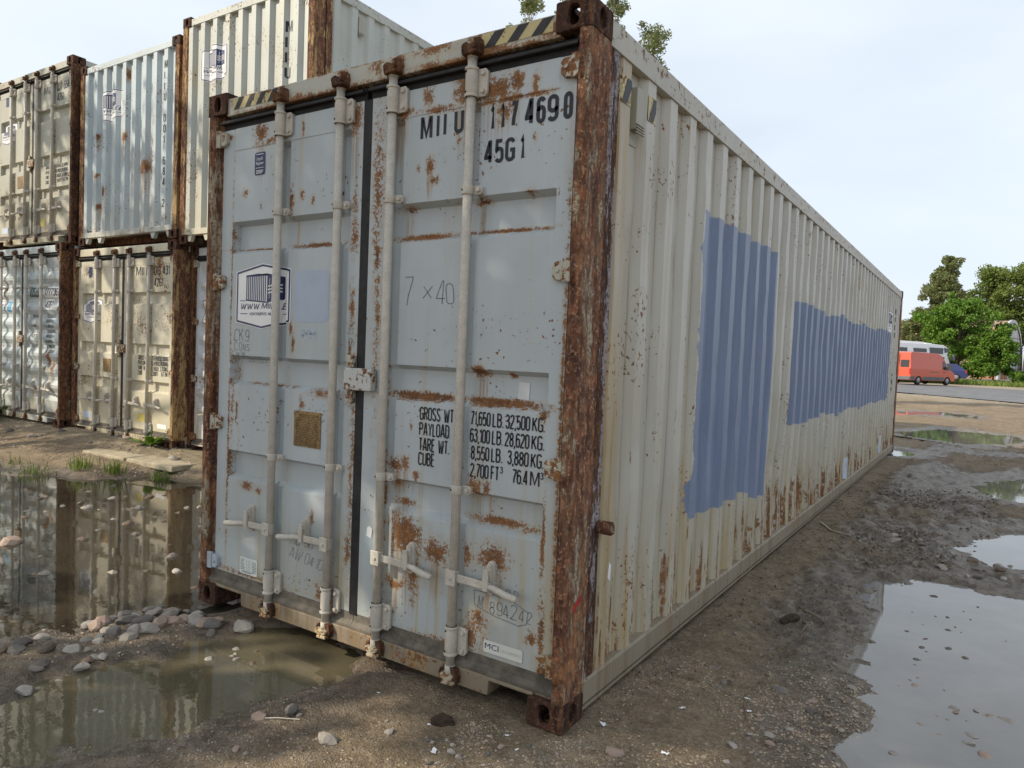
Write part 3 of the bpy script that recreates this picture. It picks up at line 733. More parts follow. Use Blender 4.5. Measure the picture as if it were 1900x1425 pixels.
    mb.box(.060, W - .060, .03, .12, .112, .140)
    part('door_sill', mb, mats['sill'], R, bevel=.004)
    doors = {}
    for s in 'lr':
        D = Door(s, kind, h); d = link('door', D.mesh(mats['door_' + s]), R, bevel=.006 if detail else .004)
        doors[s] = (D, d); sg = -1 if s == 'l' else 1
        # rubber seal
        g = MB(); gy = FY + .006
        g.box(D.x0 - .012, D.x1 + .012, gy, .11, D.z1, h - .128)
        g.box(D.x0 - .01, D.x1 + .01, gy - .03, gy - .004, h - .165, h - .150)
        if s == 'l': g.box(.058, D.x0, gy + .01, .11, .19, D.z1); g.box(D.x1, 1.222, gy - .002, .11, .19, D.z1); g.box(D.x1 + .004, 1.250, gy - .008, gy - .003, .19, D.z1)
        else: g.box(D.x1, W - .06, gy + .01, .11, .19, D.z1); g.box(1.2235, D.x0, gy, .11, .19, D.z1)
        part('door_seal', g, M['rubber'], d, bevel=.003)
        g = MB(); g.prism([(gy - .004, D.z0), (.11, D.z0), (.11, .136), (gy - .026, .130), (gy - .026, .142), (gy - .006, .16)], 'x', D.x0 - .03, D.x1 + (.03 if s == 'l' else .02)) if s == 'l' else g.prism([(gy - .004, D.z0), (.11, D.z0), (.11, .136), (gy - .030, .130), (gy - .030, .142), (gy - .006, .16)], 'x', D.x0 - .022, D.x1 + .02)
        part('bottom_seal', g, M['rubber_dirty'], d)
        for r in D.rods:
            part('lock_rod', lock_rod(.085, h - .090, r), M['rod'], d)
            zt = h - .30; part('rod_bracket', rod_bracket(r, zt, zt + .125), [M['rod'], M['hole']], d, bevel=.002)
            part('rod_bracket', rod_bracket(r, .175, .305), [M['rod'], M['hole']], d, bevel=.002)
            for z in (D.Z(2.205), D.Z(.91)): part('rod_guide', rod_guide(r, z), [M['rod'], M['hole']], d, bevel=.002)
            for z, q in ((h - .096, 1), (.090, -1)):
                part('lock_cam', lock_cam(r, z, q), mats['cast'] if q > 0 else M['cam_low'], d, bevel=.004)
                part('cam_keeper', cam_keeper(r, z, q), mats['cast'], R, bevel=.004)
            z = .535; part('door_handle', door_handle(r, z - .01, sg), M['rod'], d, bevel=.003)
            part('handle_catch', handle_catch(r + sg * .185, z + .02), M['rod'], d, bevel=.002)
        for k, q in enumerate((.0863, .3646, .639, .9147)):
            lb = None
            m_ = mats['hinge']
            if detail and s == 'l' and k == 0: m_, lb = mats['hinge_new'], 'grey-blue repainted hinge at the foot of the left door'
            part('hinge', hinge(s, h * q), m_, d, lb, bevel=.004); part('hinge_pin', hinge_pin(s, h * q), mats['post'], d)
    # centre security box
    mb = MB(); zc = D.Z(1.36)
    mb.box(1.150, 1.335, FY - .045, FY - .006, zc - .055, zc + .052)
    part('lock_box', mb, mats['fit'], doors['l'][1], bevel=.006)
    for z in (zc + .085, zc - .09):
        mb = MB(); mb.prism([(1.150, z - .028), (1.196, z - .03), (1.196, z + .028), (1.150, z + .03)], 'y', FY - .03, FY - .004); part('lock_lug', mb, mats['hinge'], doors['l'][1], bevel=.004)
    return R, doors
def lettering(par, D, items, mat, name='lettering', jit=None, slant=0.0):
    mb = MB()
    for it in items:
        txt, x, z, hh = it[:4]; kw = it[4] if len(it) > 4 else {}
        kw = dict(kw); kw.setdefault('slant', slant)
        write(mb, txt, x, z, hh, jit=jit, **kw)
    drape(mb, D.y, D.xs, D.zs, .0016)
    return part(name, mb, mat, par)

# ---- the near container
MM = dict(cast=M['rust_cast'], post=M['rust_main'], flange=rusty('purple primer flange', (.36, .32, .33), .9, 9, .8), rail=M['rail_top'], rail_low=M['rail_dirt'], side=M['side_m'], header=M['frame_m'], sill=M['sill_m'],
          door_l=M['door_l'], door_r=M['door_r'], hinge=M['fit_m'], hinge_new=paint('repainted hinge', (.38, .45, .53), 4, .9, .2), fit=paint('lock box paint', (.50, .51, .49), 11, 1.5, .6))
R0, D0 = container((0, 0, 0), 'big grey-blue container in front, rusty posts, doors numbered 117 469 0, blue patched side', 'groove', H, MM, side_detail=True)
DL, dl = D0['l']; DR, dr = D0['r']
zz = dict(t=.135)
num = [('M', 1.556, 2.462, .105, dict(t=.16, end=1.626)), ('I', 1.650, 2.464, .105, dict(t=.15)), ('I', 1.690, 2.466, .105, dict(t=.15)), ('U', 1.750, 2.468, .105, dict(t=.16, end=1.803)),
       ('1', 1.942, 2.455, .108, dict(t=.15, end=1.967)), ('1', 1.995, 2.455, .108, dict(t=.15, end=2.019)), ('7', 2.047, 2.455, .108, dict(t=.16, end=2.085)),
       ('4', 2.120, 2.452, .108, dict(t=.16, end=2.168)), ('6', 2.175, 2.452, .108, dict(t=.16, end=2.220)), ('9', 2.227, 2.452, .108, dict(t=.16, end=2.280)), ('0', 2.302, 2.452, .108, dict(t=.16, end=2.345)),
       ('4', 1.920, 2.315, .10, dict(t=.16, end=1.968)), ('5', 1.974, 2.315, .10, dict(t=.16, end=2.021)), ('G', 2.028, 2.315, .10, dict(t=.16, end=2.078)), ('1', 2.100, 2.315, .10, dict(t=.15, end=2.124))]
lettering(dr, DR, num, M['ink'], 'number_lettering')
wl = [('GROSS WT', 1.609, 1.192, .062, dict(t=.12, end=1.808)), ('PAYLOAD', 1.609, 1.121, .062, dict(t=.12, end=1.786)), ('TARE WT.', 1.609, 1.050, .062, dict(t=.12, end=1.789)), ('CUBE', 1.609, .984, .062, dict(t=.12, end=1.706)),
      ('71,650', 1.900, 1.195, .062, dict(t=.12, end=2.008)), ('LB.', 2.017, 1.195, .062, dict(t=.12, end=2.076)), ('32,500', 2.084, 1.195, .062, dict(t=.12, end=2.208)), ('KG.', 2.217, 1.195, .062, dict(t=.12, end=2.280)),
      ('63,100', 1.900, 1.120, .062, dict(t=.12, end=2.008)), ('LB.', 2.017, 1.120, .062, dict(t=.12, end=2.076)), ('28,620', 2.084, 1.120, .062, dict(t=.12, end=2.208)), ('KG.', 2.217, 1.120, .062, dict(t=.12, end=2.280)),
      ('8,550', 1.908, 1.045, .062, dict(t=.12, end=2.008)), ('LB.', 2.017, 1.045, .062, dict(t=.12, end=2.076)), ('3,880', 2.100, 1.045, .062, dict(t=.12, end=2.208)), ('KG.', 2.217, 1.045, .062, dict(t=.12, end=2.280)),
      ('2,700', 1.908, .968, .062, dict(t=.12, end=2.008)), ('FT', 2.018, .968, .062, dict(t=.12, end=2.063)), ('3', 2.066, 1.002, .030, dict(t=.14)), ('76.4', 2.128, .968, .062, dict(t=.12, end=2.208)), ('M', 2.217, .968, .062, dict(t=.12, end=2.264)), ('3', 2.267, 1.002, .030, dict(t=.14))]
lettering(dr, DR, wl, M['ink'], 'weight_lettering')
HW = random.Random(5)
lettering(dr, DR, [('7', 1.49, 1.715, .125, dict(t=.035)), ('x', 1.60, 1.735, .10, dict(t=.04, wx=1.5)), ('40', 1.68, 1.72, .095, dict(t=.04, wx=1.2))], M['pen'], 'marker_lettering', HW)
mk = [('M', 1.975, .405, .05, dict(t=.07, wx=.9)), ('.', 2.02, .41, .03), ('894242', 2.04, .392, .058, dict(t=.06, wx=1.2)), ('R.P', 2.12, .475, .045, dict(t=.07, wx=1.4))]
lettering(dr, DR, mk, M['pen'], 'marker_lettering', HW)
mb = MB(); stroke(mb, [(1.955, .475), (2.03, .478), (2.16, .468), (2.235, .440), (2.228, .388), (2.19, .372), (2.05, .388), (1.96, .412), (1.955, .475)], .0035); drape(mb, DR.y, DR.xs, DR.zs); part('marker_ring', mb, M['pen'], dr)
lettering(dl, DL, [('CK9', .222, 1.520, .062, dict(t=.05, wx=1.25, gap=.3)), ('CONS', .232, 1.468, .042, dict(t=.06, wx=1.4, gap=.25)), ('M3K', .250, 1.432, .030, dict(t=.08, wx=1.7)), ('26.11.25', .300, 1.405, .034, dict(t=.07, wx=1.35, gap=.22))], M['pen'], 'marker_lettering', HW)
lettering(dl, DL, [('116 R.P', .735, .46, .055, dict(t=.05, wx=1.4, slant=.3)), ('AW 04105', .735, .39, .055, dict(t=.05, wx=1.3, rot=-.12, slant=.3))], M['pen'], 'marker_lettering', HW)
lettering(dl, DL, [('CC', 1.135, 1.575, .034, dict(t=.07, wx=1.3)), ('05', 1.135, 1.520, .034, dict(t=.07, wx=1.3))], M['pen'], 'marker_lettering', HW)
lettering(dl, DL, [('AERE', .78, 1.545, .055, dict(t=.2, wx=1.15))], flat('ghost of old lettering', (.42, .48, .56), .42, .45, .02, 10, bmp=0), 'faded_lettering')
# stickers and plates on the left door
T0 = lambda u, v: (.236 + u * .462, 1.590 + v * .356 + (u - .5) * .0)
add_sticker(dl, T0, DL.y, DL.xs, DL.zs)
def plate(par, D, x0, x1, z0, z1, mat, name, off=.002, r=.012, label=None):
    mb = MB(); pts = []
    for cx, cz, a in ((x1 - r, z1 - r, 0), (x0 + r, z1 - r, 90), (x0 + r, z0 + r, 180), (x1 - r, z0 + r, 270)): pts += arc(cx, cz, r, r, a, a + 90, 4)
    mb.face([(u, 0, v) for u, v in pts]); drape(mb, D.y, D.xs, D.zs, off); return part(name, mb, mat, par, label)
plate(dl, DL, .728, .985, 1.632, 1.898, flat('repainted blue-grey field', (.36, .43, .53), .38, .45, .04, 8, bmp=0), 'paint_patch', .0012, .03)
plate(dl, DL, .372, .460, 2.425, 2.548, M['sign_blue'], 'approval_sticker', label='small navy approval sticker')
def builtin_text(txt, x, z, size, sx=1.0, D=DL, par=dl, mat=None, off=.0034, name='sticker_text', rot=0.0):
    cu = bpy.data.curves.new('t', 'FONT'); cu.body = txt; cu.size = size; cu.align_x = 'CENTER'; cu.resolution_u = 2
    o = bpy.data.objects.new('t', cu); COL.objects.link(o)
    me = bpy.data.meshes.new_from_object(o.evaluated_get(bpy.context.evaluated_depsgraph_get())); bpy.data.objects.remove(o)
    mb = MB(); mb.bm.from_mesh(me)
    for v in mb.bm.verts:
        u, q = v.co.x * sx, v.co.y; v.co = (x + u, 0, z + q)
    drape(mb, D.y, (), (), off); return part(name, mb, mat, par)
builtin_text("Lloyd's\nRegister", .416, 2.505, .024, .82, mat=M['sign_white'], off=.0036)
mb = MB()
for k in range(3): rect(mb, .386, .446 - .01 * (k == 2), 2.448 - k * .007, 2.451 - k * .007)
rect(mb, .382, .450, 2.463, 2.4650); rect(mb, .386, .446, 2.5350, 2.538); drape(mb, DL.y, (), (), .0036); part('sticker_text', mb, M['sign_white'], dl)
# data plate
mb = MB(); mb.box(.752, .955, FY - .005, FY - .001, .985, 1.170); pl = part('data_plate', mb, M['brass'], dl, 'tarnished brown data plate', bevel=.001)
mb = MB()
for k in range(20):
    x = .772 if k > 1 else .79
    while x < .935:
        wd = HW.uniform(.008, .03); rect(mb, x, min(x + wd, .938), 1.150 - k * .0083, 1.1535 - k * .0083 + (.001 if k < 2 else 0), FY - .0058); x += wd + .006
part('plate_text', mb, M['brass_print'], dl)
plate(dl, DL, .325, .478, .222, .315, flat('white printed label', (.70, .74, .70), .5, .4, .06, 20, bmp=0), 'info_sticker', .002, .012)
mb = MB()
for k in range(7):
    rect(mb, .333, .333 + HW.uniform(.02, .04), .300 - k * .009, .3026 - k * .009)
    for xx in (.385, .40, .413): rect(mb, xx, xx + .006, .298 - k * .009, .3006 - k * .009)
    rect(mb, .435, .470, .297 - k * .009, .2996 - k * .009)
rect(mb, .345, .45, .236, .2385); rect(mb, .345, .43, .230, .2322); drape(mb, DL.y, (), (), .003); part('sticker_text', mb, M['ink'], dl)
# maker's plate, paper scraps
mcp = plate(dr, DR, 2.018, 2.218, .206 + .015, .275, flat('pale maker plate', (.66, .66, .60), .4, .5, .05, 12, bmp=0), 'maker_plate', .004, .008)
builtin_text('MCI', 2.062, .238, .036, 1.25, DR, dr, M['sign_blue'], .0052); builtin_text('CONTAINERS', 2.152, .240, .020, 1.0, DR, dr, flat('bleached plate print', (.55, .55, .50), .5, bmp=0), .0052)
def scrap(par, pts, D, mat, name, label=None):
    mb = MB(); mb.face([(x, 0, z) for x, z in pts]); drape(mb, D.y, D.xs, D.zs, .003); part(name, mb, mat, par, label)
scrap(dr, [(2.112, 1.322), (2.168, 1.318), (2.170, 1.392), (2.114, 1.394)], DR, flat('curled paper', (.62, .64, .64), .7, bmp=0), 'paper_scrap', 'torn white paper square stuck to the right door')
scrap(dr, [(1.298, .600), (1.332, .592), (1.336, .640), (1.316, .652), (1.302, .640)], DR, M['sign_white'], 'paper_scrap', 'small torn white scrap by the door seam')
# hazard stripes on the header and on the first ribs of the side
for x0, x1, n in ((.205, .585, 4), (1.905, 2.255, 3)):
    mb = MB(); za, zb = H - .100, H - .040
    rect(mb, x0, x1, za, zb, .0162); mb.mi = 1; pw = (x1 - x0) / n
    for k in range(n):
        a = x0 + k * pw + pw * .12; q = [(a, za), (a + pw * .46, za), (a + pw * .92, zb), (a + pw * .46, zb)]
        mb.face([(u, .0148, v) for u, v in q])
    part('hazard_marking', mb, [M['haz_y'], M['haz_k']], R0)
# things on the long side (x = W); 2-D coordinate is y
xs_side = sorted({CY0 + (k + c) * P_ for k in range(44) for c in CB})
SWAP = lambda c: Vector((W - .012 - c.y, c.x, c.z))
fside = lambda y, z: .036 * corr(y)
def on_side(mb, mats, name, off=.002, label=None):
    drape(mb, fside, xs_side, (), off); mb.map(SWAP); return part(name, mb, mats, R0, label)
for y0 in (.300, .585):
    mb = MB(); rect(mb, y0, y0 + .125, 2.59, 2.70); on_side(mb, M['haz_y'], 'hazard_marking')
    mb = MB(); mb.face([(y0 + .01, 0, 2.592), (y0 + .06, 0, 2.592), (y0 + .115, 0, 2.698), (y0 + .055, 0, 2.698)]); on_side(mb, M['haz_k'], 'hazard_stripe', .0035)
mb = MB(); yv = .468
mb.prism([(yv, 2.52), (yv + .075, 2.52), (yv + .075, 2.70), (yv, 2.70)], 'x', W - .055, W - .012)
for k in range(4): mb.box(W - .014, W - .004, yv - .004, yv + .079, 2.500 + k * .012, 2.507 + k * .012)
mb.box(W - .05, W - .043, yv - .012, yv + .087, 2.455, 2.745)
part('vent', mb, M['rail_m'], R0, bevel=.003)
for y, z0, z1, wd in ((4.78, .17, .40, .12), (6.82, .17, .42, .28), (10.12, .17, .45, .12), (10.9, .2, .5, .06)):
    mb = MB(); rect(mb, y, y + wd, z0, z1); on_side(mb, M['tagblue'], 'marking_patch')
mb = MB(); mb.face([(.455, 0, .52), (.485, 0, .50), (.490, 0, .57), (.470, 0, .59)]); on_side(mb, M['sign_white'], 'paper_scrap', .004, 'torn white scrap on the first rib of the side')
mb = MB(); write(mb, 'C', .885, .36, .05, .06, 1.2, jit=HW); write(mb, 'CON', .90, .29, .05, .06, 1.3, jit=HW); write(mb, 'M3K', .905, .225, .045, .06, 1.4, jit=HW); write(mb, '2.', .91, .165, .05, .06, 1.3, jit=HW); on_side(mb, M['pen'], 'marker_lettering')
TS = lambda u, v: (10.33 + u * .55, 2.06 + v * .40)
add_sticker(R0, TS, fside, xs_side, (), swap=SWAP, Wd=.5)
mb = MB(); write(mb, 'MIIU 117469', 11.28, 2.42, .10, .15, vertical=True); on_side(mb, M['ink'], 'side_number')
mb = MB(); mb.face([(.06, 0, .50), (.10, 0, .53), (.135, 0, .54), (.13, 0, .512), (.09, 0, .495), (.065, 0, .475)]); mb.map(lambda c: Vector((W - .0025, c.x, c.z))); part('paint_smear', mb, M['red'], R0, 'red paint smear on the right corner post')
mb = MB(); rr_ = random.Random(3); mb.tube([(W - .03, .27, .795), (W + .01, .265, .80), (W + .035, .285, .79), (W + .02, .33, .80)], [.02, .03, .028, .012], 8, jit=.35, rnd=rr_); part('weld_lump', mb, M['rust_main'], R0)
# chain hanging at the second rod, rust wire at the third
mb = MB()
for k in range(9):
    z = .305 - k * .016; r = .006
    pts = [(1.105 + (r * math.cos(t) if k % 2 else 0) + .002 * math.sin(k), .012 + (0 if k % 2 else r * math.cos(t)), z + .011 * math.sin(t)) for t in [2 * PI * q / 8 for q in range(9)]]
    mb.tube(pts, .0022, 5, cap=False)
part('chain', mb, M['rust_b'], dl)
# ------------------------------------------------------------------ the stack on the left
def blobs_rand(seed, n, x0, x1, z0, z1, r=.08):
    q = random.Random(seed); return [(q.uniform(x0, x1), q.uniform(z0, z1), r * q.uniform(.3, 1.2), r * q.uniform(.4, 2.0), q.uniform(.7, 1.1)) for _ in range(n)]
def mats_for(seed, col, fcol=None, post='rust_b', blobs=(), low=.15, spot=1.1, streak=.8, dirt=.75, tint=(.46, .36, .20)):
    fcol = fcol or col
    d = paint('stack door paint %d' % seed, fcol, seed, spot, streak, low, blobs, dirt, .5, tint)
    return dict(cast=M['rust_cast'], post=M[post], rail=paint('stack rail paint %d' % seed, fcol, seed + 20, 1.2, .7, .0, (), .6, .55, tint, top=.3), rail_low=M['rail_m'],
                side=paint('stack side paint %d' % seed, col, seed + 40, .6, .5, .2, (), .5, .5, tint), header=paint('stack header paint %d' % seed, fcol, seed + 60, 1.2, .8, .0, (), .7, .55, tint, top=.2),
                sill=paint('stack sill paint %d' % seed, fcol, seed + 80, 1.4, .8, .4, (), .7, .6, tint), door_l=d, door_r=d, front=d, hinge=M['fit_m'], hinge_new=M['fit_m'], fit=M['fit_m'])
H8 = 2.591
TH = .016
SB = (.36, .32, .22)
cA, dA = container((-9.451, 2.369, .208), 'pale blue container with wavy doors numbered 177706, lowest and leftmost of the stack', 'wave', H8,
                   mats_for(2, (.45, .52, .54), post='rust_b', blobs=[(2.0, .95, .07, .14, 1.0), (2.12, .85, .06, .1, .9)], low=.0), TH, 1.0, None, False)
cB, dB = container((-6.986, 2.546, .141), 'cream container with panelled doors numbered 013 431 at the foot of the stack', 'groove', H8,
                   mats_for(3, (.56, .53, .42), post='rust_c', blobs=[(2.05, 2.3, .10, .22, .55), (1.9, 2.3, .04, .2, .5)], dirt=.6, tint=(.55, .40, .18)), TH, 1.0, None, False)
cC, dC = container((-4.560, 2.783, .091), 'white wavy-door container half hidden behind the near one', 'wave', H8, mats_for(4, (.58, .61, .64), post='rust_b'), TH, 1.0, None, False)
cD, dD = container((-9.450, 2.486, 2.805), 'grey-beige container with doors numbered 037 664, top left of the stack', 'groove', H8,
                   mats_for(5, (.44, .44, .37), post='rust_cast', blobs=(), dirt=.6), TH, 1.0, None, False)
cE, fE, xE = container((-6.950, 2.600, 2.760), 'weathered pale blue corrugated container with orange rust blotches, middle of the top row', 'end', H8,
                       mats_for(6, (.46, .54, .58), post='rust_c', blobs=[(1.62, 1.0, .14, .12, 1.2), (1.80, 1.0, .06, .45, 1.0), (1.80, 1.55, .05, .06, .8), (1.15, 1.45, .06, .10, 1.1), (.45, 1.55, .03, .06, 1.0), (.42, 1.0, .05, .05, 1.0), (.62, .75, .06, .09, 1.05), (.48, .55, .06, .06, 1.1), (1.2, 2.3, .03, .1, .8)],
                                dirt=.5), TH, .950, None, False)
HF = 2.86
cF, fF, xF = container((-4.535, 2.615, 2.675), 'tall cream corrugated container at the right end of the top row', 'end', HF,
                       mats_for(8, (.45, .48, .45), post='rust_c', blobs=[(.75, 1.25, .05, .1, .8), (1.75, 1.5, .03, .25, .7), (1.2, .6, .03, .05, .8)], dirt=.6, tint=(.56, .44, .22)), TH, .940, None, False)
def mk_letters(dd, items, mat=None): lettering(dd['r'][1], dd['r'][0], items, mat or M['ink'], 'number_lettering')
zq = lambda D, z: D.Z(z)
D = dB['r'][0]
mk_letters(dB, [('MII', 1.52, zq(D, 2.42), .12, dict(t=.14, end=1.70)), ('U', 1.75, zq(D, 2.42), .12, dict(t=.14, end=1.81)), ('013', 1.92, zq(D, 2.42), .12, dict(t=.14, end=2.07)), ('431', 2.11, zq(D, 2.42), .12, dict(t=.14, end=2.26)), ('42G1', 1.93, zq(D, 2.26), .11, dict(t=.14, end=2.12)),
  ('GROSS WT', 1.60, 1.095, .058, dict(t=.14, end=1.81)), ('71,650LB.32,500KG.', 1.90, 1.095, .058, dict(t=.14, end=2.27)), ('PAYLOAD', 1.60, 1.03, .058, dict(t=.14, end=1.79)), ('63,490LB.28,800KG.', 1.90, 1.03, .058, dict(t=.14, end=2.27)),
  ('TARE WT.', 1.60, .965, .058, dict(t=.14, end=1.79)), ('8,160LB. 3,700KG.', 1.90, .965, .058, dict(t=.14, end=2.27)), ('CUBE', 1.60, .90, .058, dict(t=.14, end=1.70)), ('2,390FT', 1.90, .90, .058, dict(t=.14, end=2.05)), ('67.7M', 2.12, .90, .058, dict(t=.14, end=2.25))])
D = dD['r'][0]
mk_letters(dD, [('MII', 1.55, zq(D, 2.42), .12, dict(t=.14, end=1.74)), ('037', 1.92, zq(D, 2.43), .12, dict(t=.14, end=2.07)), ('664', 2.11, zq(D, 2.43), .12, dict(t=.14, end=2.27)), ('42G1', 1.93, zq(D, 2.27), .11, dict(t=.14, end=2.12)),
  ('GROSS WT', 1.62, 1.10, .05, dict(t=.14, end=1.80)), ('PAYLOAD', 1.62, 1.03, .05, dict(t=.14, end=1.80)), ('TARE WT.', 1.62, .96, .05, dict(t=.14, end=1.80)), ('CUBE', 1.62, .89, .05, dict(t=.14, end=1.72)),
  ('71,650LB.32,500KG.', 1.9, 1.10, .05, dict(t=.14, end=2.26)), ('63,490LB.28,800KG.', 1.9, 1.03, .05, dict(t=.14, end=2.26)), ('8,160LB. 3,700KG.', 1.9, .96, .05, dict(t=.14, end=2.26)), ('2,390FT 67.7M', 1.9, .89, .05, dict(t=.14, end=2.26))])
D = dA['r'][0]; dra = dA['r'][1]
for (x0, x1, z0, z1) in ((1.88, 2.28, 1.83, 1.99), (1.88, 2.12, 1.66, 1.81)):
    mb = MB(); rect(mb, x0, x1, z0, z1); drape(mb, D.y, D.xs, D.zs, .002); part('number_label', mb, M['sign_white'], dra)
mb = MB(); rect(mb, 1.46, 1.80, 1.84, 1.98); drape(mb, D.y, D.xs, D.zs, .002); part('number_label', mb, flat('dark green number panel', (.05, .09, .09), .5, bmp=0), dra)
mb = MB(); write(mb, '177706', 1.90, 1.855, .11, .15, end=2.26); write(mb, '42G1', 1.90, 1.685, .10, .15, end=2.10)
for k in range(8):
    for x0, x1 in ((1.93, 2.15), (1.50, 1.66)):
        if x0 < 1.7 and k % 2: continue
        write(mb, ['67,200LB', '30,480KG', '8,380LB', '3,800KG', '58,820LB', '26,680KG', '2,390CUFT', '67.7CUM'][k] if x0 > 1.7 else ['MGW', '', 'TARE', '', 'NET', '', 'CUBE', ''][k], x0, 1.545 - k * .072, .045, .15, end=x1)
drape(mb, D.y, D.xs, D.zs, .004); part('number_lettering', mb, M['ink'], dra)
mb = MB(); write(mb, 'MII', 1.50, 1.86, .10, .15, end=1.72); drape(mb, D.y, D.xs, D.zs, .004); part('number_lettering', mb, flat('pale number paint', (.30, .36, .36), .5, bmp=0), dra)
for dd, u0, v0 in ((dA, .0, 1.70), (dB, .25, 1.55), (dC, .28, 1.60), (dD, .22, 1.60)):
    D, d = dd['l']; add_sticker(d, lambda u, v: (.22 + u * .42, v0 + v * .36), D.y, D.xs, D.zs)
for dd in (dB, dD):
    D, d = dd['l']; plate(d, D, .36, .45, 2.18, 2.32, M['sign_blue'], 'approval_sticker')
    mb = MB(); mb.box(.76, .95, FY - .005, FY - .001, .90, 1.08); part('data_plate', mb, M['brass'], d)
    plate(d, D, .25, .45, .24, .33, M['tagblue'], 'info_sticker')
D, d = dA['l']; plate(d, D, .74, .86, 1.62, 1.78, flat('blue square sticker', (.10, .30, .50), .4, bmp=0), 'approval_sticker')
D, d = dB['r']; plate(d, D, 1.60, 1.80, .30, .40, flat('faded yellow label', (.62, .50, .12), .5, bmp=0), 'yellow_label', label='faded yellow label at the foot of the right door'); plate(d, D, 2.05, 2.25, .24, .30, M['sign_white'], 'maker_plate')
D, d = dD['r']; plate(d, D, 1.50, 1.62, .28, .40, flat('yellow label', (.62, .50, .12), .5, bmp=0), 'yellow_label')
add_sticker(cE, lambda u, v: (.50 + u * .54, 1.72 + v * .46), fE, xE, (), Wd=.5)
add_sticker(cF, lambda u, v: (.38 + u * .52, 1.98 + v * .46), fF, xF, (), Wd=.5)
mb = MB(); write(mb, 'MIIU 001 684 2', 2.09, 2.22, .105, .14, vertical=True); drape(mb, fE, xE, (), .003); part('number_lettering', mb, M['ink'], cE)
mb = MB(); write(mb, 'MIIU 005 238', 1.93, 2.32, .13, .13, vertical=True); drape(mb, fF, xF, (), .003); part('number_lettering', mb, M['ink'], cF)
# sticker and vent on the visible long side of the tall one
add_sticker(cF, lambda u, v: (1.95 + u * .62, 1.66 + v * .46), fside, xs_side, (), swap=SWAP, Wd=.5)
mb = MB(); mb.prism([(.69, HF - .40), (.77, HF - .40), (.77, HF - .20), (.69, HF - .20)], 'x', W - .055, W - .008)
for k in range(4): mb.box(W - .012, W - .002, .686, .774, HF - .42 + k * .012, HF - .413 + k * .012)
part('vent', mb, M['rail_m'], cF, bevel=.003)

# ------------------------------------------------------------------ ground
CAMXY = (3.76633, -2.46921)
def sstep(a, b, x): t = np.clip((x - a) / (b - a), 0, 1); return t * t * (3 - 2 * t)
def hashn(ix, iy, s):
    h = (ix.astype(np.int64) * 374761393 + iy.astype(np.int64) * 668265263 + s * 1442695041) & 0xffffffff
    h = ((h ^ (h >> 13)) * 1274126177) & 0xffffffff
    return ((h ^ (h >> 16)) & 0xffff) / 65535.0
def vnoise(x, y, s):
    ix, iy = np.floor(x), np.floor(y); fx, fy = x - ix, y - iy; fx = fx * fx * (3 - 2 * fx); fy = fy * fy * (3 - 2 * fy)
    a = hashn(ix, iy, s); b = hashn(ix + 1, iy, s); c = hashn(ix, iy + 1, s); d = hashn(ix + 1, iy + 1, s)
    return (a * (1 - fx) + b * fx) * (1 - fy) + (c * (1 - fx) + d * fx) * fy - .5
def fbm(x, y, s, o=4, g=.5):
    r = 0; a = 1; 
    for k in range(o): r = r + a * vnoise(x * 2 ** k + k * 17.3, y * 2 ** k - k * 9.1, s + k); a *= g
    return r
def base_h(x, y):
    s = -.55 * (x - CAMXY[0]) + .834 * (y - CAMXY[1])
    h = .19 * sstep(12, 32, s) + np.clip(s - 32, 0, 26) * .003 + np.clip(s - 58, 0, 22) * .020
    bank = sstep(-2.2, -6.5, x) * sstep(.9, 2.4, y) * .15 + sstep(-8.2, -9.5, x) * .05 * sstep(.9, 2.2, y) + sstep(-.9, -3.0, x) * sstep(2.1, 2.6, y) * .07
    return h + bank * sstep(30, 16, s)
PUD = {
 'A': ([(-6.5, -.2), (-5.6, .9), (-4.3, 1.35), (-3.87, 1.98), (-3.25, 2.12), (-1.6, 2.3), (-.75, 1.9), (-.3, 1.2), (.05, .2), (.22, .05), (.12, -.12), (-.09, -.32), (-.06, -.50), (-.2, -.68), (-.35, -.88), (-1.2, -1.7), (-3.5, -1.8)], -.030),
 'B': ([(.46, -1.05), (.44, -.86), (.44, -.64), (.44, -.44), (.48, -.22), (.56, -.02), (.95, .30), (1.15, .04), (1.27, -.10), (1.33, -.28), (1.29, -.51), (1.20, -.75), (1.13, -1.02), (.96, -1.19), (.80, -1.36), (.35, -1.75), (.15, -1.6), (.36, -1.25)], -.036),
 'C': ([(3.19, 3.09), (3.42, 3.53), (3.69, 3.55), (4.06, 3.5), (4.8, 3.9), (6.5, 3.6), (6.5, .2), (4.6, .0), (3.60, .30), (3.42, .62), (3.44, .9), (3.37, 1.18), (3.27, 1.79), (3.18, 2.48)], -.028),
 'D': ([(3.69, 5.19), (3.94, 5.82), (4.15, 5.95), (4.56, 6.05), (5.6, 6.2), (5.6, 4.6), (4.5, 4.5), (4.1, 4.40), (3.92, 4.35), (3.72, 4.76)], -.022),
 'E': ([(3.67, 8.89), (3.98, 9.79), (4.31, 10.45), (4.83, 10.68), (6.2, 10.6), (6.0, 8.1), (4.65, 8.0), (4.22, 7.99), (3.9, 7.95)], -.022),
 'F': ([(1.9, 12.9), (2.32, 12.85), (2.75, 12.54), (2.78, 11.9), (2.45, 11.4), (2.2, 11.9)], -.020),
 'G': ([(1.6, 16.6), (2.13, 17.0), (2.82, 18.8), (4.37, 18.3), (4.6, 16.6), (4.32, 15.8), (3.48, 14.85), (2.56, 15.45)], -.012),
 'H': ([(.9, 23.6), (1.45, 24.1), (2.19, 25.3), (3.4, 25.1), (3.3, 23.5), (2.3, 22.9), (1.5, 21.9)], .008)}
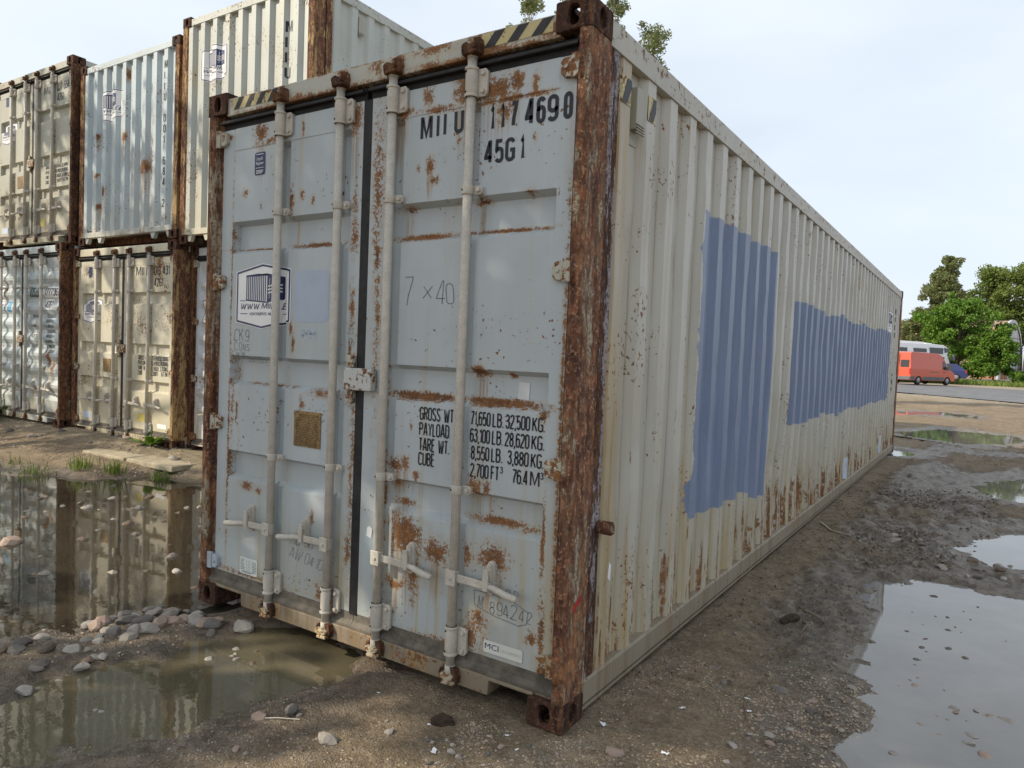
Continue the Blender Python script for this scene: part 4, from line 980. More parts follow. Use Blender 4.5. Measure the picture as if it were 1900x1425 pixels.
def sdist(px, py, poly):
    d = np.full(px.shape, 1e9); ins = np.zeros(px.shape, bool); n = len(poly)
    for i in range(n):
        ax, ay = poly[i]; bx, by = poly[(i + 1) % n]; ex, ey = bx - ax, by - ay
        t = np.clip(((px - ax) * ex + (py - ay) * ey) / (ex * ex + ey * ey), 0, 1)
        d = np.minimum(d, np.hypot(px - ax - t * ex, py - ay - t * ey))
        c = ((ay > py) != (by > py)); xi = ax + (py - ay) / (ey if abs(ey) > 1e-9 else 1e-9) * ex
        ins ^= c & (px < xi)
    return np.where(ins, -d, d)
def ground_z(x, y):
    x = np.asarray(x, float); y = np.asarray(y, float)
    h = base_h(x, y)
    s = np.hypot(x - CAMXY[0], y - CAMXY[1])
    rough = .018 * fbm(x * 2.2, y * 2.2, 3, 3) + .016 * fbm(x * 8, y * 8, 11, 4, .6)
    far = .05 * fbm(x * .45, y * .45, 29, 3) * sstep(9, 16, s)
    # churned clods and wheel ruts on the right-hand track
    ru = sstep(2.45, 2.8, x) * sstep(0.2, 2.2, y) * sstep(26, 18, s)
    clod = np.abs(fbm(x * 5.5 + y * 1.5, y * 3.2, 41, 4, .6)) * .075
    rut = .020 * np.sin((x * .80 + .35 * fbm(x * .5, y * .5, 5, 2) - y * .05) * 7.5)
    wet_m = np.zeros(x.shape); water = np.full(x.shape, -9.0)
    h = h + (rough + far + ru * (clod - .012 + rut * .9)) * sstep(58, 40, s)
    for k, (poly, lev) in PUD.items():
        if k in 'GH': base = float(base_h(np.array([poly[2][0]]), np.array([poly[2][1]]))[0]) * .9
        else: base = 0.0
        d = sdist(x, y, poly) + .16 * fbm(x * 3.1, y * 3.1, 61, 3)
        amp = .055 if k != 'A' else .05
        tgt = base + lev + .02 * np.clip(d / .12, -2.6, 1.6) + (.006 if k in 'AB' else .0) * 0 + .034 * fbm(x * 6.0, y * 6.0, 71, 4, .6) * sstep(-.6, .0, d) + .030 * np.abs(fbm(x * 9.0, y * 9.0, 75, 3, .6)) * sstep(-.05, .12, d)
        m = sstep(.45, .0, d)
        h = h * (1 - m) + tgt * m
        wet_m = np.maximum(wet_m, sstep(.75, -.02, d + .25 * fbm(x * 2, y * 2, 81, 3)))
    wet_m = np.maximum(wet_m, ru * .55 * sstep(-.25, .3, fbm(x * .9, y * .6, 91, 3)) * sstep(1.2, 3.2, y))
    # castings stand on firm ground
    for cx, cy in ((2.357, .089), (.08, .089), (2.357, 12.1)):
        q = np.exp(-(((x - cx) / .16) ** 2 + ((y - cy) / .16) ** 2)); h = h * (1 - q) + (-.004 if cx > 1 else -.035) * q
    # keep the soil under the box low
    u = sstep(.0, .25, x) * sstep(2.44, 2.2, x) * sstep(.15, .6, y) * sstep(12.3, 11.9, y); h = np.where(u > 0, np.minimum(h, h * (1 - u) - .03 * u), h)
    return h, wet_m
def axis(parts):
    out = []
    for a, b, st in parts: out += list(np.arange(a, b, st))
    return np.array(out + [parts[-1][1]])
gx = axis([(-2400, -400, 400), (-400, -60, 40), (-60, -14, 3), (-14, -6, .25), (-6, -1, .05), (-1, 5.2, .024), (5.2, 8, .1), (8, 24, 1), (24, 120, 8), (120, 400, 40), (400, 2400, 400)])
gy = axis([(-2400, -400, 400), (-400, -40, 40), (-40, -6, 3), (-6, -2.2, .2), (-2.2, 4.0, .024), (4.0, 8, .05), (8, 14, .1), (14, 30, .25), (30, 60, 1), (60, 140, 4), (140, 400, 40), (400, 2400, 400)])
GX, GY = np.meshgrid(gx, gy)
gh, gw = ground_z(GX.ravel(), GY.ravel())
me = bpy.data.meshes.new('ground'); nX, nY = len(gx), len(gy)
co = np.stack([GX.ravel(), GY.ravel(), gh], 1).astype(np.float32)
idx = np.arange(nX * nY).reshape(nY, nX)
q = np.stack([idx[:-1, :-1], idx[:-1, 1:], idx[1:, 1:], idx[1:, :-1]], -1).reshape(-1, 4)
me.vertices.add(len(co)); me.vertices.foreach_set('co', co.ravel())
me.loops.add(q.size); me.loops.foreach_set('vertex_index', q.ravel().astype(np.int32))
me.polygons.add(len(q)); me.polygons.foreach_set('loop_start', np.arange(0, q.size, 4, dtype=np.int32)); me.polygons.foreach_set('loop_total', np.full(len(q), 4, dtype=np.int32))
me.polygons.foreach_set('use_smooth', np.ones(len(q), bool))
me.update(); me.validate()
at = me.attributes.new('wet', 'FLOAT', 'POINT'); at.data.foreach_set('value', gw.astype(np.float32))
b = B('mud and gravel soil')
an = b.n('ShaderNodeAttribute'); an.attribute_name = 'wet'; wet = V(b, an.outputs['Fac'])
x, y, z = b.xyz()
n1 = b.noise(None, 1.1, 6, .6); n2 = b.noise(None, 9, 6, .65); n3 = b.noise(None, 60, 5, .7); n4 = b.noise(None, 230, 3, .6)
gv, gc = b.voro(None, 95); gv2, gc2 = b.voro(None, 38)
dry = b.mix(b.ss(.35, .65, n1 * .5 + n2 * .5), (.185, .134, .080), (.36, .272, .175))
n6 = b.noise(None, 24, 4, .7); dry = b.mix(b.ss(.46, .66, n6) * .45, dry, (.46, .37, .25))
dry = b.mix(b.ss(.42, .7, n3) * .6, dry, (.10, .072, .045))
peb = b.ss(.30, .22, gv) * b.ss(.5, .62, b.noise(None, 14, 3, .6))
dry = b.mix(peb * .75, dry, b.mix(.75, gc, (.46, .39, .29)))
damp = b.mix(b.ss(.35, .65, n2), (.112, .083, .057), (.255, .195, .135))
damp = b.mix(b.ss(.46, .64, n6) * .4, damp, (.36, .29, .21))
damp = b.mix(b.ss(.48, .66, n3) * .6, damp, (.065, .05, .038))
damp = b.mix(peb * .35, damp, (.28, .235, .18))
right = b.ss(2.5, 3.0, x) * .35 * b.ss(.6, 2., y)
wm = (b.ss(.15, .85, wet + (n2 - .5) * .7 + right)).clamp()
colr = b.mix(wm, dry, damp)
sand = b.ss(30, 40, y + (n1 - .5) * 14); colr = b.mix(sand * .8, colr, b.mix(b.ss(.4, .6, n2), (.30, .25, .18), (.42, .36, .27)))
left = b.ss(1.9, 2.5, y) * b.ss(-1.5, -3.0, x); colr = b.mix(left * .75, colr, b.mix(b.ss(.35, .65, n2 * .6 + n3 * .4), (.22, .18, .115), (.40, .335, .225)))
rgh = b.mix(b.ss(.45, 1.0, wm * .75 + wet * .35 + (n2 - .5) * .8), (.93,) * 3, (.28,) * 3)
n5 = b.noise(None, 420, 2, .6); b.bump(n3 * .35 + n4 * .55 + n5 * .3 + n2 * .9 - gv * .45 - gv2 * .3, .9, .022)
M['ground'] = b.fin(colr, rgh, .4)
ground = link('ground', me); me.materials.append(M['ground']); ground['kind'] = 'structure'
def gz(x, y): return float(ground_z(np.array([x]), np.array([y]))[0][0])

# ------------------------------------------------------------------ puddles
def water_mat(name, mud, clear, rip):
    b = B(name); n = b.noise(b.vm('MULTIPLY', b.pos, (1, 1, 1)), 5, 3, .5); n2 = b.noise(None, 26, 2, .5)
    b.p.inputs['IOR'].default_value = 1.33
    tr = b.n('ShaderNodeBsdfTransparent'); tr.inputs[0].default_value = (.80, .72, .58, 1)
    df = b.n('ShaderNodeBsdfDiffuse'); b.put(df.inputs[0], b.mix(b.ss(.35, .65, b.noise(None, 2.2, 5, .6)), tuple(q * .88 for q in mud), tuple(q * 1.1 for q in mud)))
    gl = b.n('ShaderNodeBsdfGlossy'); gl.inputs['Roughness'].default_value = .015; gl.inputs[0].default_value = (1, 1, 1, 1)
    fr = b.n('ShaderNodeFresnel'); fr.inputs[0].default_value = 1.52
    bp = b.n('ShaderNodeBump'); bp.inputs['Strength'].default_value = rip; bp.inputs['Distance'].default_value = .02
    b.put(bp.inputs['Height'], n * .6 + n2 * .12); b.l(bp.outputs[0], gl.inputs['Normal']); b.l(bp.outputs[0], fr.inputs['Normal'])
    m1 = b.n('ShaderNodeMixShader'); m1.inputs[0].default_value = clear; b.l(df.outputs[0], m1.inputs[1]); b.l(tr.outputs[0], m1.inputs[2])
    m2 = b.n('ShaderNodeMixShader'); b.l(fr.outputs[0], m2.inputs[0]); b.l(m1.outputs[0], m2.inputs[1]); b.l(gl.outputs[0], m2.inputs[2])
    b.l(m2.outputs[0], b.out.inputs[0]); b.t.nodes.remove(b.p)
    return b.m
WM = water_mat('muddy puddle water', (.075, .064, .044), .42, .05)
WB = water_mat('murky olive puddle water', (.165, .142, .088), .28, .05)
WR = water_mat('grey puddle water', (.25, .23, .20), .14, .025)
PL = {'A': 'wide puddle at left mirroring the stacked containers', 'B': 'murky brown puddle in front of the doors', 'C': 'large grey puddle at the lower right', 'D': 'sky-white puddle behind the large right one', 'E': 'small puddle at the right edge beside the mud',
      'F': 'bright pool at the far corner of the near container', 'G': 'puddle mirroring the green trees', 'H': 'thin far puddle mirroring the red van'}
for k, (poly, lev) in PUD.items():
    cx = sum(p[0] for p in poly) / len(poly); cy = sum(p[1] for p in poly) / len(poly)
    zb = lev + (float(base_h(np.array([poly[2][0]]), np.array([poly[2][1]]))[0]) * .9 if k in 'GH' else 0)
    mb = MB(); pts = []
    for i, p in enumerate(poly):
        d = Vector((p[0] - cx, p[1] - cy)); d = d.normalized() * .30; pts.append((p[0] + d.x - cx, p[1] + d.y - cy, 0))
    f = mb.face(pts); bmesh.ops.triangulate(mb.bm, faces=[f])
    o = part('puddle', mb, WM if k == 'A' else WB if k == 'B' else WR, None, PL[k]); o.location = (cx, cy, zb); o['kind'] = 'structure'
    if o.data.polygons[0].normal.z < 0: o.data.flip_normals()
# ------------------------------------------------------------------ road, verge
def sheet(name, fn_in, x0, x1, y0, y1, st, off, mat, label=None):
    """draped strip of ground between the curves fn_in(u) -> ((xa,ya),(xb,yb))"""
    mb = MB(); rows = []
    for k in range(x1 - x0 + 1):
        a, c = fn_in((x0 + k)); r = []
        for j in range(13):
            x = a[0] + (c[0] - a[0]) * j / 12; y = a[1] + (c[1] - a[1]) * j / 12
            r.append((x, y, float(base_h(np.array([x]), np.array([y]))[0]) + off))
        rows.append(r)
    mb.grid(rows); o = part(name, mb, mat, None, label); o['kind'] = 'structure'
    if o.data.polygons[0].normal.z < 0: o.data.flip_normals()
    return o
b = B('worn asphalt'); n = b.noise(None, 1.3, 6, .6); n2 = b.noise(None, 30, 3, .6)
c = b.mix(b.ss(.35, .65, n), (.125, .128, .135), (.19, .19, .195)); c = b.mix(b.ss(.5, .7, n2) * .4, c, (.09, .09, .09)); b.bump(n2, .3, .01)
M['asphalt'] = b.fin(c, .8, .35)
def road_fn(k):
    t = k / 20.0
    # near edge runs from (-14,55) through (-.4,42.8) to (5.2,37.1) and on; far edge from (-30,79) past (-1.9,60) to (20,58)
    a = (-14 + 44 * t, 55.0 - 44 * t * .98 + 12 * max(0, t - .5)); c2 = (-16 + 50 * t, 64.5 - 6 * t + 2 * math.sin(t * 5))
    return a, c2
sheet('road', road_fn, 0, 20, 0, 0, 1, .035, M['asphalt'], 'grey asphalt road crossing behind the muddy yard')

# ------------------------------------------------------------------ stones
def stone_mat(name, a, c):
    b = B(name); oi = b.n('ShaderNodeObjectInfo'); r = V(b, oi.outputs['Random']); n = b.noise(None, 40, 5, .6); n2 = b.noise(None, 9, 3, .5)
    base = b.mix(r, a, c); base = b.mix(b.ss(.35, .65, n) * .45, base, tuple(q * .55 for q in a)); base = b.mix(b.ss(.5, .7, n2) * .4, base, (.16, .12, .085))
    b.bump(n, .4, .004); return b.fin(base, .75, .35)
M['st_pale'] = stone_mat('pale dusty stone', (.33, .285, .235), (.43, .39, .34)); M['st_grey'] = stone_mat('wet grey stone', (.12, .105, .09), (.235, .21, .185))
M['st_pink'] = stone_mat('pinkish stone', (.36, .25, .20), (.44, .33, .25)); M['st_brown'] = stone_mat('brown wet stone', (.10, .075, .055), (.20, .14, .10))
def stone_mesh(seed, mat):
    r = random.Random(seed); bm = bmesh.new(); bmesh.ops.create_icosphere(bm, subdivisions=2, radius=1)
    pl = [(Vector((r.gauss(0, 1), r.gauss(0, 1), r.gauss(0, 1))).normalized(), r.uniform(.5, .9)) for _ in range(9)]
    for v in bm.verts:
        for n, d in pl:
            e = v.co.dot(n) - d
            if e > 0: v.co -= n * e * .92
        v.co *= r.uniform(.96, 1.04)
    mb = MB(); mb.bm.free(); mb.bm = bm; return mb.mesh('stone', mat)
SM = {k: [stone_mesh(hash_ + i, M[k]) for i in range(7)] for hash_, k in ((10, 'st_pale'), (30, 'st_grey'), (50, 'st_pink'), (70, 'st_brown'))}
SR_ = random.Random(21)
CW = {'st_pale': 'pale', 'st_grey': 'grey', 'st_pink': 'pinkish', 'st_brown': 'dark brown'}
STG = {}
def stone(x, y, s, mk='st_pale', label=None, group=None, fl=.55, sink=.35, elong=1.25, name='stone', rz=None, lev=None):
    o = link(name, SR_.choice(SM[mk])); o['label'] = ''
    if group: STG.setdefault(group, []).append((o, s, mk)); label = label.replace('{c}', CW[mk])
    e = SR_.uniform(1, elong)
    o.scale = (s * e, s / e * SR_.uniform(.85, 1.1), s * fl * SR_.uniform(.8, 1.15)); o.rotation_euler = (SR_.uniform(-.25, .25), SR_.uniform(-.25, .25), SR_.uniform(0, 6.28) if rz is None else rz)
    zz_ = gz(x, y) if lev is None else max(gz(x, y), lev - s * fl * .45); o.location = (x, y, zz_ + s * fl * (.5 - sink)); return tag(o, label, 'stone', group)
def in_poly(poly): 
    xs_ = [p[0] for p in poly]; ys_ = [p[1] for p in poly]
    while True:
        x = SR_.uniform(min(xs_), max(xs_)); y = SR_.uniform(min(ys_), max(ys_))
        if sdist(np.array([x]), np.array([y]), poly)[0] < 0: return x, y
def clear(x, y): return not (-.05 < x < 2.5 and y > -.06)
def scatter(n, poly, s0, s1, mks, label, group, pw=2.2, **k):
    for _ in range(n):
        for _t in range(40):
            x, y = in_poly(poly)
            if clear(x, y): break
        else: continue
        stone(x, y, s0 + (s1 - s0) * SR_.random() ** pw, SR_.choice(mks), label, group, **k)
scatter(52, [(-.35, -.02), (-.2, -.5), (.15, -.50), (.55, -.10), (.5, -.01), (.1, -.02)], .026, .064, ['st_pale', 'st_pale', 'st_pink', 'st_grey'], '{c} stone in the rubble below the near container\'s left foot', 'rubble below the left foot', fl=.65, pw=1.4)
scatter(46, [(-4.2, 1.2), (-3.0, 1.9), (-.9, 1.2), (-.15, .0), (-.5, -.4), (-2.4, -.3)], .024, .075, ['st_grey', 'st_brown', 'st_grey', 'st_brown', 'st_pale'], '{c} wet stone breaking the surface of the wide left puddle', 'stones in the wide left puddle', fl=.8, sink=.5, lev=-.03, pw=1.6)
scatter(44, [(-.2, -.5), (.0, -.5), (.36, -.45), (.36, -.8), (.40, -1.05), (.15, -1.3), (-.4, -1.2), (-.4, -.85)], .022, .060, ['st_pale', 'st_grey', 'st_brown', 'st_pale'], '{c} stone on the muddy ridge between the two left puddles', 'stones on the ridge between left puddles', pw=1.5)
scatter(10, [(.62, -.5), (.6, -.2), (.9, -.1), (1.0, -.5), (.8, -1.0), (.7, -.9)], .014, .034, ['st_pale', 'st_brown'], 'small {c} stone showing out of the murky brown puddle', 'stones in the murky puddle', fl=.5, lev=-.036)
scatter(20, [(3.38, 2.9), (3.7, 3.2), (4.1, 3.0), (4.0, 2.2), (3.5, 1.7), (3.38, 2.2)], .010, .040, ['st_brown', 'st_grey', 'st_brown'], '{c} stone standing out of the large grey puddle', 'dark stones in the large grey puddle', fl=.8, sink=.55, lev=-.028)
scatter(26, [(3.42, 1.7), (3.62, 1.7), (3.98, 1.35), (4.0, 1.05), (3.6, .75), (3.42, .8)], .010, .040, ['st_pale', 'st_pink', 'st_pale'], '{c} flat stone in the near shallows of the large grey puddle', 'pale stones in the near shallows', fl=.32, lev=-.028)
scatter(34, [(3.0, 1.15), (3.3, 1.35), (3.42, .95), (3.45, .3), (3.0, .0), (2.8, .3)], .010, .034, ['st_pale', 'st_pale', 'st_pink', 'st_grey'], '{c} pebble on the gravelly shore at the bottom right', 'pebbles on the bottom right shore', fl=.45)
scatter(22, [(2.8, 5.4), (3.3, 5.2), (3.75, 4.5), (4.1, 3.95), (3.7, 3.7), (3.2, 4.2)], .016, .06, ['st_grey', 'st_brown', 'st_pale'], '{c} stone on the churned bank between the right-hand puddles', 'stones on the churned right bank')
scatter(10, [(1.3, -.5), (2.3, -.15), (2.55, .1), (2.4, -.35), (1.9, -.7), (1.4, -.9)], .008, .020, ['st_pale', 'st_pink', 'st_grey'], 'small {c} pebble on the brown dirt before the doors', 'pebbles before the doors')
scatter(16, [(2.0, -.3), (2.35, -.1), (2.5, -.15), (2.4, -.35), (2.1, -.5)], .010, .026, ['st_pale', 'st_pale', 'st_grey'], '{c} chipping in the gravel patch below the near corner', 'chippings below the near corner')
scatter(12, [(-8, 2.4), (-4.8, 2.75), (-3.6, 2.3), (-5.5, 2.2), (-8, 1.8)], .03, .07, ['st_pale', 'st_grey'], '{c} stone on the sunlit bank before the stack', 'stones on the sunlit bank')
ci = cam.matrix_world.inverted()
for g_, L_ in STG.items():   # single out the ones that stand out in each cluster
    px = lambda t: (lambda q: q.x / -q.z)(ci @ t[0].location)
    pick = [('largest', max(L_, key=lambda t: t[1])), ('leftmost', min(L_, key=px)), ('rightmost', max(L_, key=px)), ('smallest', min(L_, key=lambda t: t[1]))]
    done = set()
    for w_, t in pick:
        if t[0].name in done: continue
        done.add(t[0].name); t[0]['label'] = (w_ + ' ' + t[0]['label'].replace('small ', '')) + ('' if w_ in ('largest', 'smallest') else '')
stone(1.39, -.63, .036, 'st_pink', 'flat pinkish stone lying before the doors at the murky puddle\'s edge', fl=.6)
stone(1.47, -.53, .032, 'st_grey', 'squarish grey stone beside the flat pinkish one', fl=1.0, sink=.1)
stone(1.735, -.58, .042, 'st_pale', 'tan chunk of stone, lowest one in front of the doors', fl=.7)
stone(1.88, -.39, .024, 'st_pale', 'lone pale stone on open dirt left of the dark clod', fl=.7)
stone(-2.14, -.11, .085, 'st_pink', 'reddish rock at the left edge of the wide left puddle', fl=.8, sink=-.1)
stone(-.07, -.54, .048, 'st_pink', 'biggest pinkish stone at the near shore of the wide left puddle', fl=.9, sink=.0)
stone(3.55, 3.21, .045, 'st_brown', 'dark block of stone standing in the large grey puddle\'s far edge', fl=.9, sink=-.1)
stone(3.15, 4.68, .085, 'st_pale', 'two-lobed pale rock pressed into the mud track', fl=.5); stone(2.66, .04, .045, 'st_pink', 'flat tan slab fragment at the bottom edge', fl=.25)
# gravel: uncountable chips
rg = np.random.RandomState(4)
def chips(name, polys, mats, label):
    vs, fs, mi, base = [], [], [], 0
    tet = np.array([(1, 0, -.5), (-.5, .87, -.5), (-.5, -.87, -.5), (.2, .1, .6), (-.6, .1, .3), (.5, -.5, .3)])
    tf = [(0, 5, 3), (0, 3, 1), (1, 3, 4), (1, 4, 2), (2, 4, 5), (4, 3, 5), (0, 2, 5)]
    for poly, n, s0, s1, fl in polys:
        P = np.array(poly); lo, hi = P.min(0), P.max(0); X = np.empty((0, 2))
        while len(X) < n:
            q = rg.uniform(lo, hi, (n * 3, 2)); q = q[sdist(q[:, 0], q[:, 1], poly) < 0]; q = q[~((q[:, 0] > .0) & (q[:, 0] < 2.44) & (q[:, 1] > 0.05))]
            dens = fbm(q[:, 0] * 2.5, q[:, 1] * 2.5, 201, 3); q = q[rg.rand(len(q)) < np.clip(.55 + dens * 2.2, .05, 1)]; X = np.concatenate([X, q])
        X = X[:n]; Z = ground_z(X[:, 0], X[:, 1])[0]; s = s0 + (s1 - s0) * rg.rand(n) ** 3
        a = rg.rand(n) * 6.28
        for i in range(n):
            v = tet * (1 + rg.uniform(-.3, .3, tet.shape)) * (s[i], s[i] * rg.uniform(.6, 1), s[i] * fl)
            c_, s_ = math.cos(a[i]), math.sin(a[i]); v = np.stack([v[:, 0] * c_ - v[:, 1] * s_, v[:, 0] * s_ + v[:, 1] * c_, v[:, 2]], 1) + (X[i, 0], X[i, 1], Z[i] + s[i] * fl * .15)
            vs.append(v); fs += [(base + p, base + q_, base + r_) for p, q_, r_ in tf]; mi += [int(rg.randint(len(mats)))] * 7; base += 6
    me = bpy.data.meshes.new(name); me.from_pydata(np.concatenate(vs).tolist(), [], fs)
    for m in mats: me.materials.append(m)
    me.polygons.foreach_set('material_index', mi); me.update()
    o = link(name, me); return tag(o, label, None, None, 'stuff')
G1 = flat('tan chip', (.34, .28, .20), .85, .3, .3, 60, bmp=0); G2 = flat('grey chip', (.22, .20, .175), .85, .3, .3, 60, bmp=0); G3 = flat('dark mud crumb', (.14, .108, .08), .9, .3, .3, 60, bmp=0); G4 = flat('pinkish chip', (.38, .27, .20), .85, .3, .3, 60, bmp=0)
chips('gravel', [([(.9, -1.6), (1.2, .02), (2.6, .02), (3.0, -.4), (3.2, -1.2), (1.8, -1.6)], 8000, .002, .008, .6), ([(2.45, -.5), (2.46, 1.0), (3.3, 1.6), (3.6, .4), (3.4, -.4)], 7000, .002, .010, .6),
  ([(2.0, -.6), (2.1, -.1), (2.5, -.02), (2.6, -.4)], 900, .003, .012, .6), ([(2.9, .1), (2.95, 1.0), (3.4, 1.5), (3.5, .3)], 1500, .004, .014, .5),
  ([(-1.0, -1.3), (-.3, -.4), (.3, -.1), (.5, -.4), (.1, -1.2)], 1500, .004, .014, .6), ([(-8.5, 1.7), (-8.5, 2.9), (-4.5, 2.75), (-3.4, 2.25), (-4.2, 1.5)], 2600, .008, .03, .5)], [G1, G2, G1, G4], 'fine gravel and chippings strewn over the dirt')
chips('mud_crumbs', [([(2.46, .2), (2.46, 8), (3.7, 8), (3.6, 4), (3.3, 1.5)], 3200, .004, .020, .7), ([(3.0, 3.5), (2.6, 7), (3.9, 9), (4.0, 6), (3.6, 4)], 1600, .008, .032, .7), ([(1.0, -1.5), (1.3, -.05), (3.2, .2), (3.0, -.8)], 2200, .002, .010, .6)], [G3, G3, G2], 'dark crumbs of churned mud')
# ------------------------------------------------------------------ litter, twigs, clods
def lump(name, x, y, s, mat, label, cat, elong=2.0, rz=0.0, seed=0):
    bm = bmesh.new(); bmesh.ops.create_icosphere(bm, subdivisions=3, radius=1); r = random.Random(seed)
    o_ = [r.uniform(-9, 9) for _ in range(3)]
    for v in bm.verts:
        n = float(fbm(np.array([v.co.x * 1.3 + o_[0] + v.co.z]), np.array([v.co.y * 1.3 + o_[1] - v.co.z * .7]), 301, 3)[0]); v.co *= 1 + n * .9; v.co.x *= elong
    mb = MB(); mb.bm.free(); mb.bm = bm; o = part(name, mb, mat); o.scale = (s,) * 3; o.location = (x, y, gz(x, y) + s * .45); o.rotation_euler = (0, 0, rz); return tag(o, label, cat)
M['clod'] = flat('dark wet earth', (.055, .038, .026), .9, .25, .4, 40, bmp=.6)
lump('earth_clod', 2.0, -.19, .022, M['clod'], 'dark brown clod of earth on the dirt before the near corner', 'clod', 1.9, .5, 1)
lump('earth_clod', 2.88, 1.98, .03, M['clod'], 'small dark muddy heap of roots on the shaded track', 'clod', 1.6, .9, 3)
def crumple(x, y, s, label, mat, seed, group=None):
    r = random.Random(seed); mb = MB(); n = 5; P = []
    for j in range(n): P.append([(s * (i / (n - 1) - .5) * 2 + r.uniform(-.2, .2) * s, s * (j / (n - 1) - .5) * r.uniform(.7, 1.3) + r.uniform(-.15, .15) * s, s * r.uniform(0, .5)) for i in range(n)])
    mb.grid(P); o = part('paper_scrap', mb, mat); o.location = (x, y, gz(x, y) + .003); o.rotation_euler = (0, 0, r.uniform(0, 6)); return tag(o, label, 'litter', group)
for i, (x, y, s, lb) in enumerate([(2.54, .17, .016, 'crumpled white scrap of paper at the near corner\'s foot'), (2.99, .68, .011, 'small square white scrap on the shore gravel'), (2.82, .13, .014, 'white scrap among the pebbles at the very bottom'), (2.11, -.39, .016, 'silver and white wrapper at the bottom in the gravel patch'),
                                  (1.96, -.24, .007, 'tiny white crumb left of the dark clod'), (2.75, .52, .012, 'white paper shreds on the dirt right of the near corner'), (2.63, .03, .013, 'torn white strip beside the flat tan slab'), (2.95, .80, .012, 'white shred beside a twig on the shaded dirt'), (1.62, -.18, .008, 'white flake under the door sill'), (2.26, -.12, .009, 'white flake in the chippings below the near corner'), (2.36, -.2, .009, 'bent white scrap among chippings')]):
    crumple(x, y, s, lb, M['sign_white'], 40 + i)
M['twig'] = flat('dry twig bark', (.16, .115, .075), .85, .3, .3, 50); M['stick'] = flat('bleached straw', (.50, .45, .36), .8, .3, .2, 50)
def twig(pts, r, mat, label, name='twig'):
    mb = MB(); P = [(x, y, gz(x, y) + r * .8 + dz) for x, y, dz in pts]; mb.tube(P, [r * (1 - .5 * i / len(P)) for i in range(len(P))], 6); o = part(name, mb, mat)
    return tag(o, label, 'twig')
twig([(2.86, 2.30, 0), (2.93, 2.19, .006), (2.99, 2.12, .002), (3.06, 2.02, .004)], .006, M['twig'], 'thin bent twig lying on the shaded mud right of the long wall')
twig([(2.95, 1.98, 0), (2.99, 1.88, .01), (2.98, 1.76, .002)], .006, M['twig'], 'curved twig beside the small muddy heap of roots'); twig([(2.93, .86, 0), (2.96, .72, .006), (3.0, .60, 0)], .005, M['twig'], 'short crooked twig near the white shreds')
twig([(1.42, -.62, .0), (1.47, -.60, .004), (1.545, -.55, .002)], .003, M['stick'], 'pale straw lying by the flat pinkish stone'); twig([(2.52, 4.9, 0), (2.66, 4.62, .004), (2.85, 4.42, 0)], .009, M['stick'], 'long white straw on the mud beside the long wall')
# ------------------------------------------------------------------ grass tufts, weeds
def leafmat(name, a, c, tr=.35):
    b = B(name); oi = b.noise(None, 1.1, 3, .5); n = b.noise(None, 7, 2, .5); col = b.mix(b.ss(.3, .7, oi * .5 + n * .5), a, c)
    t = b.n('ShaderNodeBsdfTranslucent'); b.put(t.inputs[0], col); m = b.n('ShaderNodeMixShader'); m.inputs[0].default_value = tr
    b.put(b.p.inputs['Base Color'], col); b.p.inputs['Roughness'].default_value = .55; b.p.inputs['Specular IOR Level'].default_value = .3
    b.l(b.p.outputs[0], m.inputs[1]); b.l(t.outputs[0], m.inputs[2]); b.l(m.outputs[0], b.out.inputs[0]); return b.m
M['grass'] = leafmat('grass blade', (.11, .17, .03), (.21, .26, .06)); M['weed'] = leafmat('weed leaf', (.10, .20, .02), (.17, .30, .04))
def tuft(x, y, n, h, sp, label, mat='grass', name='grass_tuft', cat='grass tuft', wd=.006, seed=0):
    r = random.Random(seed); mb = MB(); e = empty(name, (x, y, gz(x, y) - .01), 0, label, cat)
    for _ in range(n):
        a = r.uniform(0, 6.28); l = h * r.uniform(.4, 1.1); bx, by = r.gauss(0, sp), r.gauss(0, sp * .6); d = Vector((math.cos(a), math.sin(a), 0)); s_ = Vector((-d.y, d.x, 0)); le = r.uniform(.15, .6)
        ps = [Vector((bx, by, 0)) + d * l * le * t * t + Vector((0, 0, l * t * (1 - .25 * t * le))) for t in (0, .4, .75, 1)]
        ws = [wd, wd * .9, wd * .55, 0.0006]
        for i in range(3): mb.face([ps[i] - s_ * ws[i], ps[i] + s_ * ws[i], ps[i + 1] + s_ * ws[i + 1], ps[i + 1] - s_ * ws[i + 1]])
    o = part('blades', mb, M[mat], e); o['kind'] = 'stuff'; return e
tuft(-4.93, 1.22, 60, .11, .16, 'low yellow-green grass at the far left shore of the wide puddle', seed=1); tuft(-4.56, 1.55, 70, .17, .09, 'grass tuft on the far shore, left one of the pair below the cream doors', seed=2); tuft(-4.22, 1.72, 70, .18, .08, 'grass tuft on the far shore, right one of the pair below the cream doors', seed=3)
tuft(-3.75, 1.98, 60, .15, .07, 'grass tuft nearest the near container\'s rear on the far shore', seed=4); tuft(-2.3, 1.62, 36, .16, .10, 'sparse grass standing in the wide left puddle', seed=5); tuft(-5.6, 1.2, 70, .10, .25, 'grass patch at the left picture edge of the shore', seed=6); tuft(-1.75, 1.75, 50, .14, .07, 'few grass blades at the puddle end behind the left post', seed=8)
tuft(-9.6, 3.0 - .9, 260, .12, .5, 'mossy grass at the foot of the wavy blue container', seed=7)
